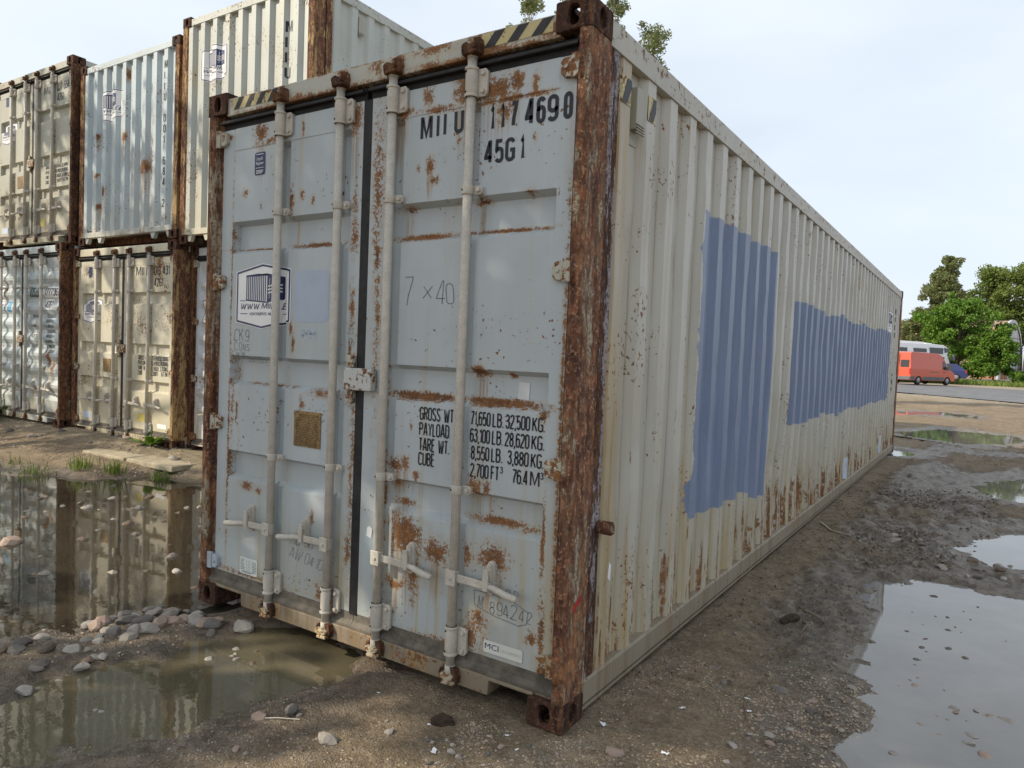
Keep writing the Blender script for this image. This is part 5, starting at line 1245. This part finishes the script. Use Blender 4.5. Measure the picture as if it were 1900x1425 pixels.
def weed(x, y, n, l, label, seed):
    r = random.Random(seed); e = empty('weed', (x, y, gz(x, y) - .01), 0, label, 'weed'); mb = MB(); st = MB()
    for k in range(n):
        a = r.uniform(0, 6.28); d = Vector((math.cos(a), math.sin(a), 0)); s_ = Vector((-d.y, d.x, 0)); q = l * r.uniform(.6, 1.2); w_ = q * .16; up_ = r.uniform(.5, 1.3)
        ps = [d * q * t + Vector((0, 0, q * up_ * (t - .55 * t * t))) for t in (.0, .2, .45, .7, .9, 1)]; ws = [.004, w_ * .6, w_, w_ * .9, w_ * .45, .001]
        for i in range(5): mb.face([ps[i] - s_ * ws[i], ps[i] + s_ * ws[i], ps[i + 1] + s_ * ws[i + 1], ps[i + 1] - s_ * ws[i + 1]])
    part('leaves', mb, M['weed'], e)['kind'] = 'stuff'; st.tube([(0, 0, 0), (.01, 0, l * .4), (.02, .01, l * .75)], [.01, .008, .004], 6); part('stem', st, M['weed'], e)
weed(-4.95, 2.55, 14, .30, 'bright green weed before the right foot of the cream-doored container', 2); weed(-8.9, 2.15, 40, .42, 'dense leafy weed at the foot of the wavy blue container', 3)
# concrete slabs set in the bank
M['slab'] = flat('weathered concrete', (.36, .31, .22), .85, .3, .25, 9)
for i, (x, y, rz, lb) in enumerate([(-5.0, 2.25, .1, 'flat concrete slab in the bank below the cream container, left one of two'), (-4.15, 2.33, .1, 'flat concrete slab in the bank, right one of two at the post')]):
    mb = MB(); mb.box(-.40, .40, -.28, .28, -.05, .012); o = part('concrete_slab', mb, M['slab'], bevel=.01); o.location = (x, y, gz(x, y) - .004); o.rotation_euler = (0, .02, rz); tag(o, lb, 'slab')

# ------------------------------------------------------------------ trees
M['bark'] = flat('grey brown bark', (.12, .095, .07), .9, .2, .4, 8, bmp=.6); M['birch_bark'] = flat('birch bark', (.42, .40, .36), .8, .2, .5, 6)
M['lf_maple'] = leafmat('maple leaf', (.075, .165, .018), (.17, .29, .04)); M['lf_birch'] = leafmat('birch leaf', (.15, .185, .06), (.30, .32, .15), .45); M['lf_oak'] = leafmat('broad tree leaf', (.10, .155, .03), (.20, .25, .06)); M['lf_shade'] = leafmat('linden leaf', (.06, .12, .02), (.11, .18, .035))
def leaves(name, blobs_, n, size, mat, par, seed, lean=(0, 0, 0), droop=0.0, aspect=.55):
    r = np.random.RandomState(seed); bl = np.array(blobs_); wts = bl[:, 3] ** 2; wts /= wts.sum(); k = r.choice(len(bl), n, p=wts)
    d = r.normal(size=(n, 3)); d /= np.linalg.norm(d, axis=1)[:, None]; rad = r.rand(n) ** .45
    c = bl[k, :3] + d * (bl[k, 3] * rad)[:, None] * np.array([1, 1, .82])
    a = r.normal(size=(n, 3)) + np.array(lean) * 1.6 + np.array([0, 0, -droop]); a /= np.linalg.norm(a, axis=1)[:, None]
    t = r.normal(size=(n, 3)); t -= a * (a * t).sum(1)[:, None]; t /= np.linalg.norm(t, axis=1)[:, None]
    s = size * r.uniform(.55, 1.3, n)[:, None]
    v = np.stack([c - a * s, c - t * s * aspect, c + a * s, c + t * s * aspect], 1).reshape(-1, 3)
    me = bpy.data.meshes.new(name); me.vertices.add(4 * n); me.vertices.foreach_set('co', v.astype(np.float32).ravel())
    me.loops.add(4 * n); me.loops.foreach_set('vertex_index', np.arange(4 * n, dtype=np.int32)); me.polygons.add(n)
    me.polygons.foreach_set('loop_start', np.arange(0, 4 * n, 4, dtype=np.int32)); me.polygons.foreach_set('loop_total', np.full(n, 4, dtype=np.int32)); me.update(); me.validate()
    me.materials.append(mat); return link(name, me, par)
def tree(name, x, y, z, h, label, cat, crown, n, size, mat, bark, seed, tr=.18, lean=(0, 0, 0), droop=.0, group=None, bend=.25):
    """crown: list of (dx, dy, dz, r) leaf masses carried by limbs from the trunk"""
    r = random.Random(seed); e = empty(name, (x, y, z), 0, label, cat, group); mb = MB()
    crown = [(a + lean[0] * bend * c_ * c_ / h, b_ + lean[1] * bend * c_ * c_ / h, c_, d_) for a, b_, c_, d_ in crown]
    tp = [(lean[0] * h * bend * t * t + r.uniform(-.02, .02) * h * .3, lean[1] * h * bend * t * t + r.uniform(-.02, .02) * h * .3, h * t) for t in (0, .2, .45, .7, .95)]
    mb.tube(tp, [tr, tr * .8, tr * .58, tr * .32, tr * .08], 9)
    part('trunk', mb, bark, e); mb = MB(); bl = []
    for (dx, dy, dz, rr) in crown:
        t = max(.12, min(.9, (dz / h) * .72)); i = min(3, int(t / .25)); base = Vector(tp[i]).lerp(Vector(tp[i + 1]), .5); tgt = Vector((dx, dy, dz)); mid = base.lerp(tgt, .55) + Vector((0, 0, rr * .15))
        mb.tube([base, mid, tgt], [tr * .28, tr * .17, tr * .05], 6)
        for q in range(5):
            dd = Vector((r.gauss(0, 1), r.gauss(0, 1), r.gauss(0, .7))).normalized() * rr * r.uniform(.5, .95); mb.tube([tgt.lerp(mid, .3), tgt + dd], [tr * .07, tr * .02], 5)
            bl.append((dx + dd.x, dy + dd.y, dz + dd.z, rr * r.uniform(.30, .55)))
        bl.append((dx, dy, dz, rr * .75))
    part('limbs', mb, bark, e); leaves('crown', bl, n, size, mat, e, seed, lean, droop); return e
def cloud(seed, n, R, h0, h1, r0, r1, prof=None):
    r = random.Random(seed); out = []
    for k in range(n):
        t = (k + .5) / n; zc = h0 + (h1 - h0) * t; ra = R * (prof(t) if prof else math.sqrt(max(.05, 1 - (2 * t - 1) ** 2))); a = k * 2.4 + r.uniform(-.4, .4); q = ra * r.uniform(.35, 1)
        out.append((math.cos(a) * q, math.sin(a) * q, zc, r.uniform(r0, r1)))
    return out
rl = (.834, .55, 0)
tree('birch_tree', -.9, 87.8, .5, 13.6, 'tall wispy birch leaning in the wind above the vans', 'tree', cloud(3, 26, 2.6, 2.5, 13.2, .7, 1.25, lambda t: (1 - t) ** .8 * 1.25 + .10), 22000, .14, M['lf_birch'], M['birch_bark'], 3, .2, rl, .6, None, .07)
tree('birch_tree', -2.6, 86.4, .5, 8.0, 'smaller greyish birch at the edge of the near container', 'tree', cloud(13, 18, 2.2, 1.6, 7.4, .8, 1.25), 11000, .14, M['lf_birch'], M['birch_bark'], 13, .16, rl, .6, None, .07)
tree('maple_tree', 1.3, 83.0, .6, 8.5, 'dense bright green maple behind the blue car', 'tree', cloud(4, 34, 4.0, 1.2, 7.8, 1.0, 1.6, lambda t: 1.0 if t < .6 else 1 - (t - .6) * 1.6), 20000, .16, M['lf_maple'], M['bark'], 4, .2)
tree('shrub', 4.3, 81.0, .74, 4.6, 'round green shrub before the arched grey hangar', 'shrub', cloud(5, 22, 2.3, .4, 4.5, .7, 1.15, lambda t: 1.05 - t * .7), 12000, .14, M['lf_maple'], M['bark'], 5, .08)
tree('broad_tree', 5.8, 125.5, .7, 16.2, 'broad round-crowned tree rising behind the hangars', 'tree', cloud(6, 40, 5.8, 4.5, 15.4, 1.5, 2.7), 24000, .23, M['lf_oak'], M['bark'], 6, .35)
tree('broad_tree', 15.5, 128.0, .7, 14.5, 'second broad tree beyond the right edge of the view', 'tree', cloud(16, 26, 5.5, 4.5, 13.5, 1.4, 2.4), 9000, .27, M['lf_oak'], M['bark'], 16, .35)
rear = [(-11.0, 19.0, 14.6, 1.5, 'birch top, leftmost one showing above the near container\'s header'), (-9.9, 19.7, 14.9, .8, 'slim birch top just left of the near container\'s top corner'), (-8.45, 20.7, 14.6, .7, 'birch top just right of the near container\'s top corner'), (-7.35, 21.4, 13.3, 1.0, 'bushy birch top above the near container\'s long roof edge')]
for i, (x, y, h, R_, lb) in enumerate(rear):
    tree('birch_tree', x, y, .05, h, lb, 'tree', cloud(31 + i, 34, R_ * 1.5, 3.0, h - .1, .30, .55, lambda t: (1 - t) * .9 + .16), 15000, .052, M['lf_birch'], M['birch_bark'], 31 + i, .10, rl, .3, 'birches behind the near container', .05)
# roadside trees behind the photographer: their shade falls on the doors and the stack
SHADE = [(-4.3, -5.9, 9.6, 2.9, 22, 14500, 'dense leafy tree whose shade falls on the near container doors'), (-11.6, -3.2, 10.5, 2.6, 14, 4200, 'thin leafy tree whose broken shade dapples the stacked containers')]
for i, (x, y, h, R_, nb, n, lb) in enumerate(SHADE):
    tree('leafy_tree', x, y, 0, h, lb, 'tree', cloud(71 + i, nb, R_, 3.2, h - .4, .7, 1.2), n, .11, M['lf_shade'], M['bark'], 71 + i, .2)
# far verge of grass and undergrowth
tf = MB(); r = random.Random(9)
for _ in range(2600):
    x = r.uniform(-3, 12); y = r.uniform(70, 80) + x * .3; z = float(base_h(np.array([x]), np.array([y]))[0]); hh = r.uniform(.12, .4); a = r.uniform(0, 3.14); c_, s_ = math.cos(a) * .09, math.sin(a) * .09
    tf.face([(x - c_, y - s_, z), (x + c_, y + s_, z), (x + c_ * .3 + .06, y + s_ * .3, z + hh)])
o = part('grass', tf, M['grass'], recalc=False); tag(o, 'strip of rough grass along the far side of the road', None, None, 'stuff')
# ------------------------------------------------------------------ vehicles
def car_paint(name, col): 
    b = B(name); n = b.noise(None, 3, 3, .5); b.p.inputs['Coat Weight'].default_value = .6; b.p.inputs['Coat Roughness'].default_value = .08
    return b.fin(b.mix(n * .25, col, tuple(c * .75 for c in col)), .4, .5)
M['van_red'] = car_paint('faded red van paint', (.60, .085, .035)); M['white_paint'] = car_paint('white coach paint', (.80, .80, .80)); M['blue_paint'] = car_paint('dark blue car paint', (.018, .03, .13))
M['glass'] = flat('dark tinted glass', (.035, .045, .05), .06, .6, .1, 3, bmp=0); M['plastic'] = flat('grey bumper plastic', (.13, .13, .135), .6, .35, .15, 12); M['tyre'] = flat('tyre rubber', (.022, .022, .022), .8, .2, .2, 20)
M['rim'] = flat('dull steel rim', (.30, .30, .30), .4, .5, .15, 12, .4); M['lamp_red'] = flat('red lamp glass', (.45, .02, .02), .2, .5, .1, 9, bmp=0); M['lamp_clear'] = flat('clear lamp glass', (.75, .72, .68), .2, .5, .1, 9, bmp=0); M['white_rim'] = flat('white hub cap', (.82, .82, .82), .3, .5, .05, 9, bmp=0)
def extr(mb, prof, ya, yb, tuck=()):
    """side profile (x along the vehicle, z) extruded across; tuck pulls high points inward"""
    n = 6; secs = [ya + (yb - ya) * k / n for k in range(n + 1)]; rows = []
    hw = (yb - ya) / 2; cy = (ya + yb) / 2
    def P(x, z, y):
        for z0, z1, am in tuck:
            if z > z0: f = min(1, (z - z0) / (z1 - z0)); y = cy + (y - cy) * (1 - am * f)
        return (x, y, z)
    A = [[mb.bm.verts.new((x, y, z)) for x, z in prof] for y in secs]
    for a, c in zip(A, A[1:]):
        for i in range(len(prof)): mb.bm.faces.new((a[i], a[(i + 1) % len(prof)], c[(i + 1) % len(prof)], c[i])).material_index = mb.mi
    mb.bm.faces.new(A[0][::-1]).material_index = mb.mi; mb.bm.faces.new(A[-1]).material_index = mb.mi
    for z0, z1, am in tuck:
        for zc in (z0, z0 + (z1 - z0) * .5): bmesh.ops.bisect_plane(mb.bm, geom=mb.bm.verts[:] + mb.bm.edges[:] + mb.bm.faces[:], plane_co=(0, 0, zc), plane_no=(0, 0, 1), dist=1e-5)
    for v in mb.bm.verts: v.co = P(v.co.x, v.co.z, v.co.y)
    return P
def wheel(par, x, y, r, wd, rim=None, out=-1):
    mb = MB(); mb.tube([(x, y - wd / 2, r), (x, y - wd / 2 + .03, r), (x, y + wd / 2 - .03, r), (x, y + wd / 2, r)], [r * .86, r, r, r * .86], 20); t = part('wheel', mb, M['tyre'], par)
    mb = MB(); yo = y + out * (wd / 2 + .004); mb.tube([(x, yo - out * .03, r), (x, yo, r), (x, yo + out * .02, r)], [r * .64, r * .60, r * .25], 16); part('rim', mb, rim or M['rim'], t)
    return t
def dent_arch(prof, xs_, r, z0):
    """cut wheel arches out of the bottom edge of a profile given as list from rear to front along the bottom"""
    out = []
    for x in xs_:
        out += [(x + r * math.cos(a), max(z0, r * .9 * math.sin(a) + z0 * .9)) for a in [PI - PI * k / 8 for k in range(9)]]
    return out
def van():
    e = empty('parked_van', (-1.92, 60.5, .335), 0, 'red high-roofed panel van parked on the far side of the road', 'van'); e.rotation_euler = (0, 0, math.radians(90 - 30))
    # local: x forward, y left, z up; right side is y = -1
    Lv, hw = 5.5, .98; z0 = .32
    low = [(0, z0)] + dent_arch(None, [1.0, 4.55], .42, z0) + [(Lv - .05, z0)]
    prof = low + [(Lv, .55), (Lv - .03, .85), (Lv - .35, 1.08), (Lv - .75, 1.22), (Lv - 1.35, 2.02), (Lv - 1.75, 2.34), (Lv - 2.2, 2.47), (.25, 2.50), (.05, 2.40), (0, 1.2)]
    mb = MB(); P = extr(mb, prof, -hw, hw, ((1.2, 2.5, .11),)); part('body', mb, M['van_red'], e, bevel=.03, seg=3)
    def sp(pts, s, mat, name, off=.012):  # panel on a flank, s = -1 right
        m = MB(); f = [(x, P(x, z, s * hw)[1] + s * off, z) for x, z in pts]; bk = [(x, y - s * .03, z) for x, y, z in f]
        m.face(f); [m.face([f[i], f[(i + 1) % len(f)], bk[(i + 1) % len(f)], bk[i]]) for i in range(len(f))]; return part(name, m, mat, e)
    for s in (-1, 1):
        sp([(Lv - 1.62, 1.25), (Lv - .95, 1.23), (Lv - 1.38, 1.85), (Lv - 1.60, 1.90)], s, M['glass'], 'window')
        sp([(.02, .34), (.50, .34), (.56, .62), (.02, .66)], s, M['plastic'], 'bumper_side'); sp([(1.46, .36), (4.08, .36), (4.08, .62), (1.46, .62)], s, M['plastic'], 'sill_trim')
        sp([(2.35, .98), (3.35, .98), (3.35, 1.03), (2.35, 1.03)], s, M['plastic'], 'slide_rail'); sp([(3.95, .98), (4.2, .98), (4.2, 1.04), (3.95, 1.04)], s, M['plastic'], 'door_handle')
        for x in (2.35, 3.38, 3.86): sp([(x, .64), (x + .015, .64), (x + .015, 2.2), (x, 2.2)], s, M['tyre'], 'door_gap', .006)
        m = MB(); m.prism([(4.25, 1.18), (4.42, 1.18), (4.42, 1.48), (4.27, 1.46)], 'y', s * (hw + .06), s * (hw + .22)); part('mirror', m, M['plastic'], e, bevel=.03)
        m = MB(); m.prism([(-.012, .78), (.06, .78), (.06, 1.25), (-.012, 1.25)], 'y', s * (hw - .12), s * (hw + .006)); part('tail_lamp', m, M['lamp_red'], e, bevel=.015)
        wheel(e, 1.0, s * (hw - .12), .34, .22, None, s); wheel(e, 4.55, s * (hw - .12), .34, .22, None, s)
    for s in (-1, 1):  # rear door windows, gap, bumper
        m = MB(); a, c = sorted((s * .12, s * .80)); m.box(-.012, .03, a, c, 1.32, 1.88); part('rear_window', m, M['glass'], e, bevel=.01)
    m = MB(); m.box(-.010, .02, -.008, .008, .55, 2.35); part('door_gap', m, M['tyre'], e)
    m = MB(); m.box(-.06, .12, -hw + .02, hw - .02, .36, .62); part('bumper', m, M['plastic'], e, bevel=.02)
    m = MB(); m.prism([(Lv - 1.36, 2.00), (Lv - .76, 1.24), (Lv - .74, 1.26), (Lv - 1.33, 2.03)], 'y', -.78, .78); part('windscreen', m, M['glass'], e)
    for y_ in (-.05, .35): 
        m = MB(); m.box(-.02, .0, y_, y_ + .12, 1.02, 1.07); part('door_handle', m, M['plastic'], e)
van()
def coach():
    e = empty('parked_motorhome', (-4.4, 66.4, .50), 0, 'white motorhome with dark side windows parked behind the red van', 'motorhome'); e.rotation_euler = (0, 0, math.radians(90 - 32))
    Lv, hw, z0 = 8.4, 1.15, .4
    prof = [(0, z0)] + dent_arch(None, [2.0, 6.9], .5, z0) + [(Lv, z0), (Lv, 1.2), (Lv - .15, 1.75), (Lv - .55, 2.45), (Lv - .25, 2.72), (Lv - .30, 3.0), (Lv - .9, 3.24), (Lv - 2.2, 3.30), (.2, 3.30), (0, 3.1)]
    mb = MB(); P = extr(mb, prof, -hw, hw, ((2.6, 3.3, .12),)); part('body', mb, M['white_paint'], e, bevel=.05, seg=3)
    for s in (-1, 1):
        for x0, x1, za, zb in ((3.4, 5.1, 2.52, 2.86), (5.5, 7.3, 2.45, 2.98), (.8, 2.6, 2.52, 2.86), (6.6, 7.5, 1.55, 2.2)):
            m = MB(); m.box(x0, x1, *sorted((s * (hw * .985), s * (hw + .012))), za, zb); part('window', m, M['glass'], e, bevel=.01)
        wheel(e, 2.0, s * (hw - .14), .42, .26, None, s); wheel(e, 6.9, s * (hw - .14), .42, .26, None, s)
        m = MB(); m.prism([(Lv - .15, 1.9), (Lv + .15, 1.9), (Lv + .15, 2.4), (Lv - .1, 2.45)], 'y', s * (hw + .05), s * (hw + .3)); part('mirror', m, M['plastic'], e, bevel=.03)
    m = MB(); m.prism([(Lv - .52, 2.40), (Lv - .13, 1.78), (Lv - .11, 1.80), (Lv - .50, 2.44)], 'y', -1.0, 1.0); part('windscreen', m, M['glass'], e)
    m = MB(); m.prism([(Lv - .95, 2.55), (Lv - .35, 2.62), (Lv - .33, 2.95), (Lv - .9, 3.02)], 'y', -hw - .01, -hw + .25); part('front_window', m, M['glass'], e, bevel=.02)
    m = MB(); m.box(1.2, 5.6, -.55, .55, 3.29, 3.46); part('roof_box', m, M['white_paint'], e, bevel=.06); 
    m = MB(); m.box(6.0, 6.8, -.4, .4, 3.29, 3.40); part('roof_hatch', m, M['white_paint'], e, bevel=.04)
coach()
def hatch():
    e = empty('parked_car', (2.2, 70.6, .68), 0, 'dark blue hatchback with a bright white hub cap, parked before the maple', 'car'); e.rotation_euler = (0, 0, math.radians(180 + 12))
    Lv, hw, z0 = 4.0, .84, .22
    prof = [(0.02, z0)] + dent_arch(None, [.78, 3.22], .36, z0) + [(Lv - .03, z0), (Lv, .50), (Lv - .12, .72), (Lv - .9, .90), (Lv - 1.65, 1.38), (Lv - 2.3, 1.45), (.75, 1.40), (.15, .95), (0, .85), (-.02, .45)]
    mb = MB(); P = extr(mb, prof, -hw, hw, ((.85, 1.45, .20),)); part('body', mb, M['blue_paint'], e, bevel=.03, seg=3)
    for s in (-1, 1):
        for pts in ([(1.0, .93), (1.85, .93), (1.85, 1.33), (1.05, 1.31)], [(1.92, .93), (2.95, .92), (2.40, 1.30), (1.92, 1.34)]):
            m = MB(); f = [(x, P(x, z, s * hw)[1] + s * .012, z) for x, z in pts]; m.face(f); bk = [(x, y - s * .03, z) for x, y, z in f]; [m.face([f[i], f[(i + 1) % 4], bk[(i + 1) % 4], bk[i]]) for i in range(4)]; part('window', m, M['glass'], e)
        m = MB(); m.prism([(-.03, .68), (.10, .68), (.16, .92), (.06, .92)], 'y', s * (hw - .22), s * (hw + .008)); part('tail_lamp', m, M['lamp_red'], e, bevel=.01)
        wheel(e, .78, s * (hw - .09), .30, .19, None, s); wheel(e, 3.22, s * (hw - .09), .30, .19, M['white_rim'], s)
    m = MB(); m.prism([(.16, .97), (.72, 1.37), (.70, 1.39), (.13, .99)], 'y', -.62, .62); part('rear_window', m, M['glass'], e)
    m = MB(); m.box(-.05, .1, -hw + .03, hw - .03, .32, .55); part('bumper', m, M['blue_paint'], e, bevel=.03)
hatch()

# ------------------------------------------------------------------ arched hangars
b = B('rust streaked roof sheet'); x, y, z = b.xyz(); n = b.noise(b.vec(x * .5, y * 2.2, z * .35), 1, 6, .6); n2 = b.noise(None, 2.2, 5, .6)
c = b.mix(b.ss(.38, .62, n), (.30, .27, .24), (.36, .17, .10)); c = b.mix(b.ss(.5, .7, n2) * .6, c, (.50, .32, .23)); M['roof_rust'] = b.fin(c, .75, .3)
b = B('grey sheet gable'); x, y, z = b.xyz(); n = b.noise(None, 1.2, 5, .6)
M['gable'] = b.fin(b.mix(b.ss(.35, .65, n), (.44, .48, .53), (.56, .60, .64)), .6, .35)
M['wood'] = flat('orange brown boards', (.34, .19, .085), .8, .3, .3, 6); M['seam'] = flat('dark sheet seam', (.10, .10, .11), .8, .3, .2, 5, bmp=0)
def hangar(ox, oy, oz, R, Hh, ln, label, gable=True):
    """local: x along the vault away from the gable, y across, gable at x = 0"""
    e = empty('arched_hangar', (ox, oy, oz), 0, label, 'hangar'); e.rotation_euler = (0, 0, math.atan2(.19, -.98))
    n = 22; pr = [(R * math.cos(PI * k / n), Hh * math.sin(PI * k / n) ** .85) for k in range(n + 1)]
    # ribs of the corrugated vault: bays of sheet overlap each other
    bays = int(ln / 1.2)
    for k in range(bays):
        m = MB(); a = k * ln / bays; c2 = a + ln / bays + .05; s_ = 1 + .004 * (k % 2)
        m.grid([[(a, y * s_, z * s_) for y, z in pr], [(c2, y * s_, z * s_) for y, z in pr], [(c2, y * s_ * .99, z * s_ * .99) for y, z in pr]]); part('roof_sheet', m, M['roof_rust'], e)
    if gable:
        m = MB(); m.prism([(y * .985, z * .985) for y, z in pr], 'x', .12, .2); part('gable_wall', m, M['gable'], e)
        m = MB(); m.grid([[(-.02, y * 1.015, z * 1.015) for y, z in pr], [(.16, y * 1.015, z * 1.015) for y, z in pr], [(.16, y * .97, z * .97) for y, z in pr]]); m.grid([[(-.02, y * 1.015, z * 1.015) for y, z in pr], [(-.02, y * .965, z * .965) for y, z in pr]]); part('gable_trim', m, M['gable'], e)
        for z in (1.3, 2.6, 3.9, 5.1, 6.2):
            yy = R * math.cos(math.asin(min(1, (z / Hh)) ** (1 / .85))) * .97; m = MB(); m.box(.10, .13, -yy, yy, z, z + .06); part('sheet_seam', m, M['seam'], e)
        for y_ in (-3.6, -1.2, 1.2, 3.6): m = MB(); m.box(.105, .128, y_, y_ + .05, 0, Hh * math.sin(math.acos(min(1, abs(y_) / R))) ** .85 * .96); part('sheet_seam', m, M['seam'], e)
        m = MB(); m.box(.06, .118, 1.6, 5.0, 0, 2.6); part('gate', m, M['wood'], e)
        m = MB(); m.box(-.35, .12, -3.6, -3.4, 3.5, 3.65); part('lamp_bracket', m, M['seam'], e)
hangar(6.2, 104.5, .70, 7.0, 7.2, 17.0, 'arched hangar with grey sheet gable and rusty roof behind the shrub')
hangar(24.0, 112.2, .70, 6.6, 6.6, 15.5, 'second rusty arched hangar at the right edge of the view', False)
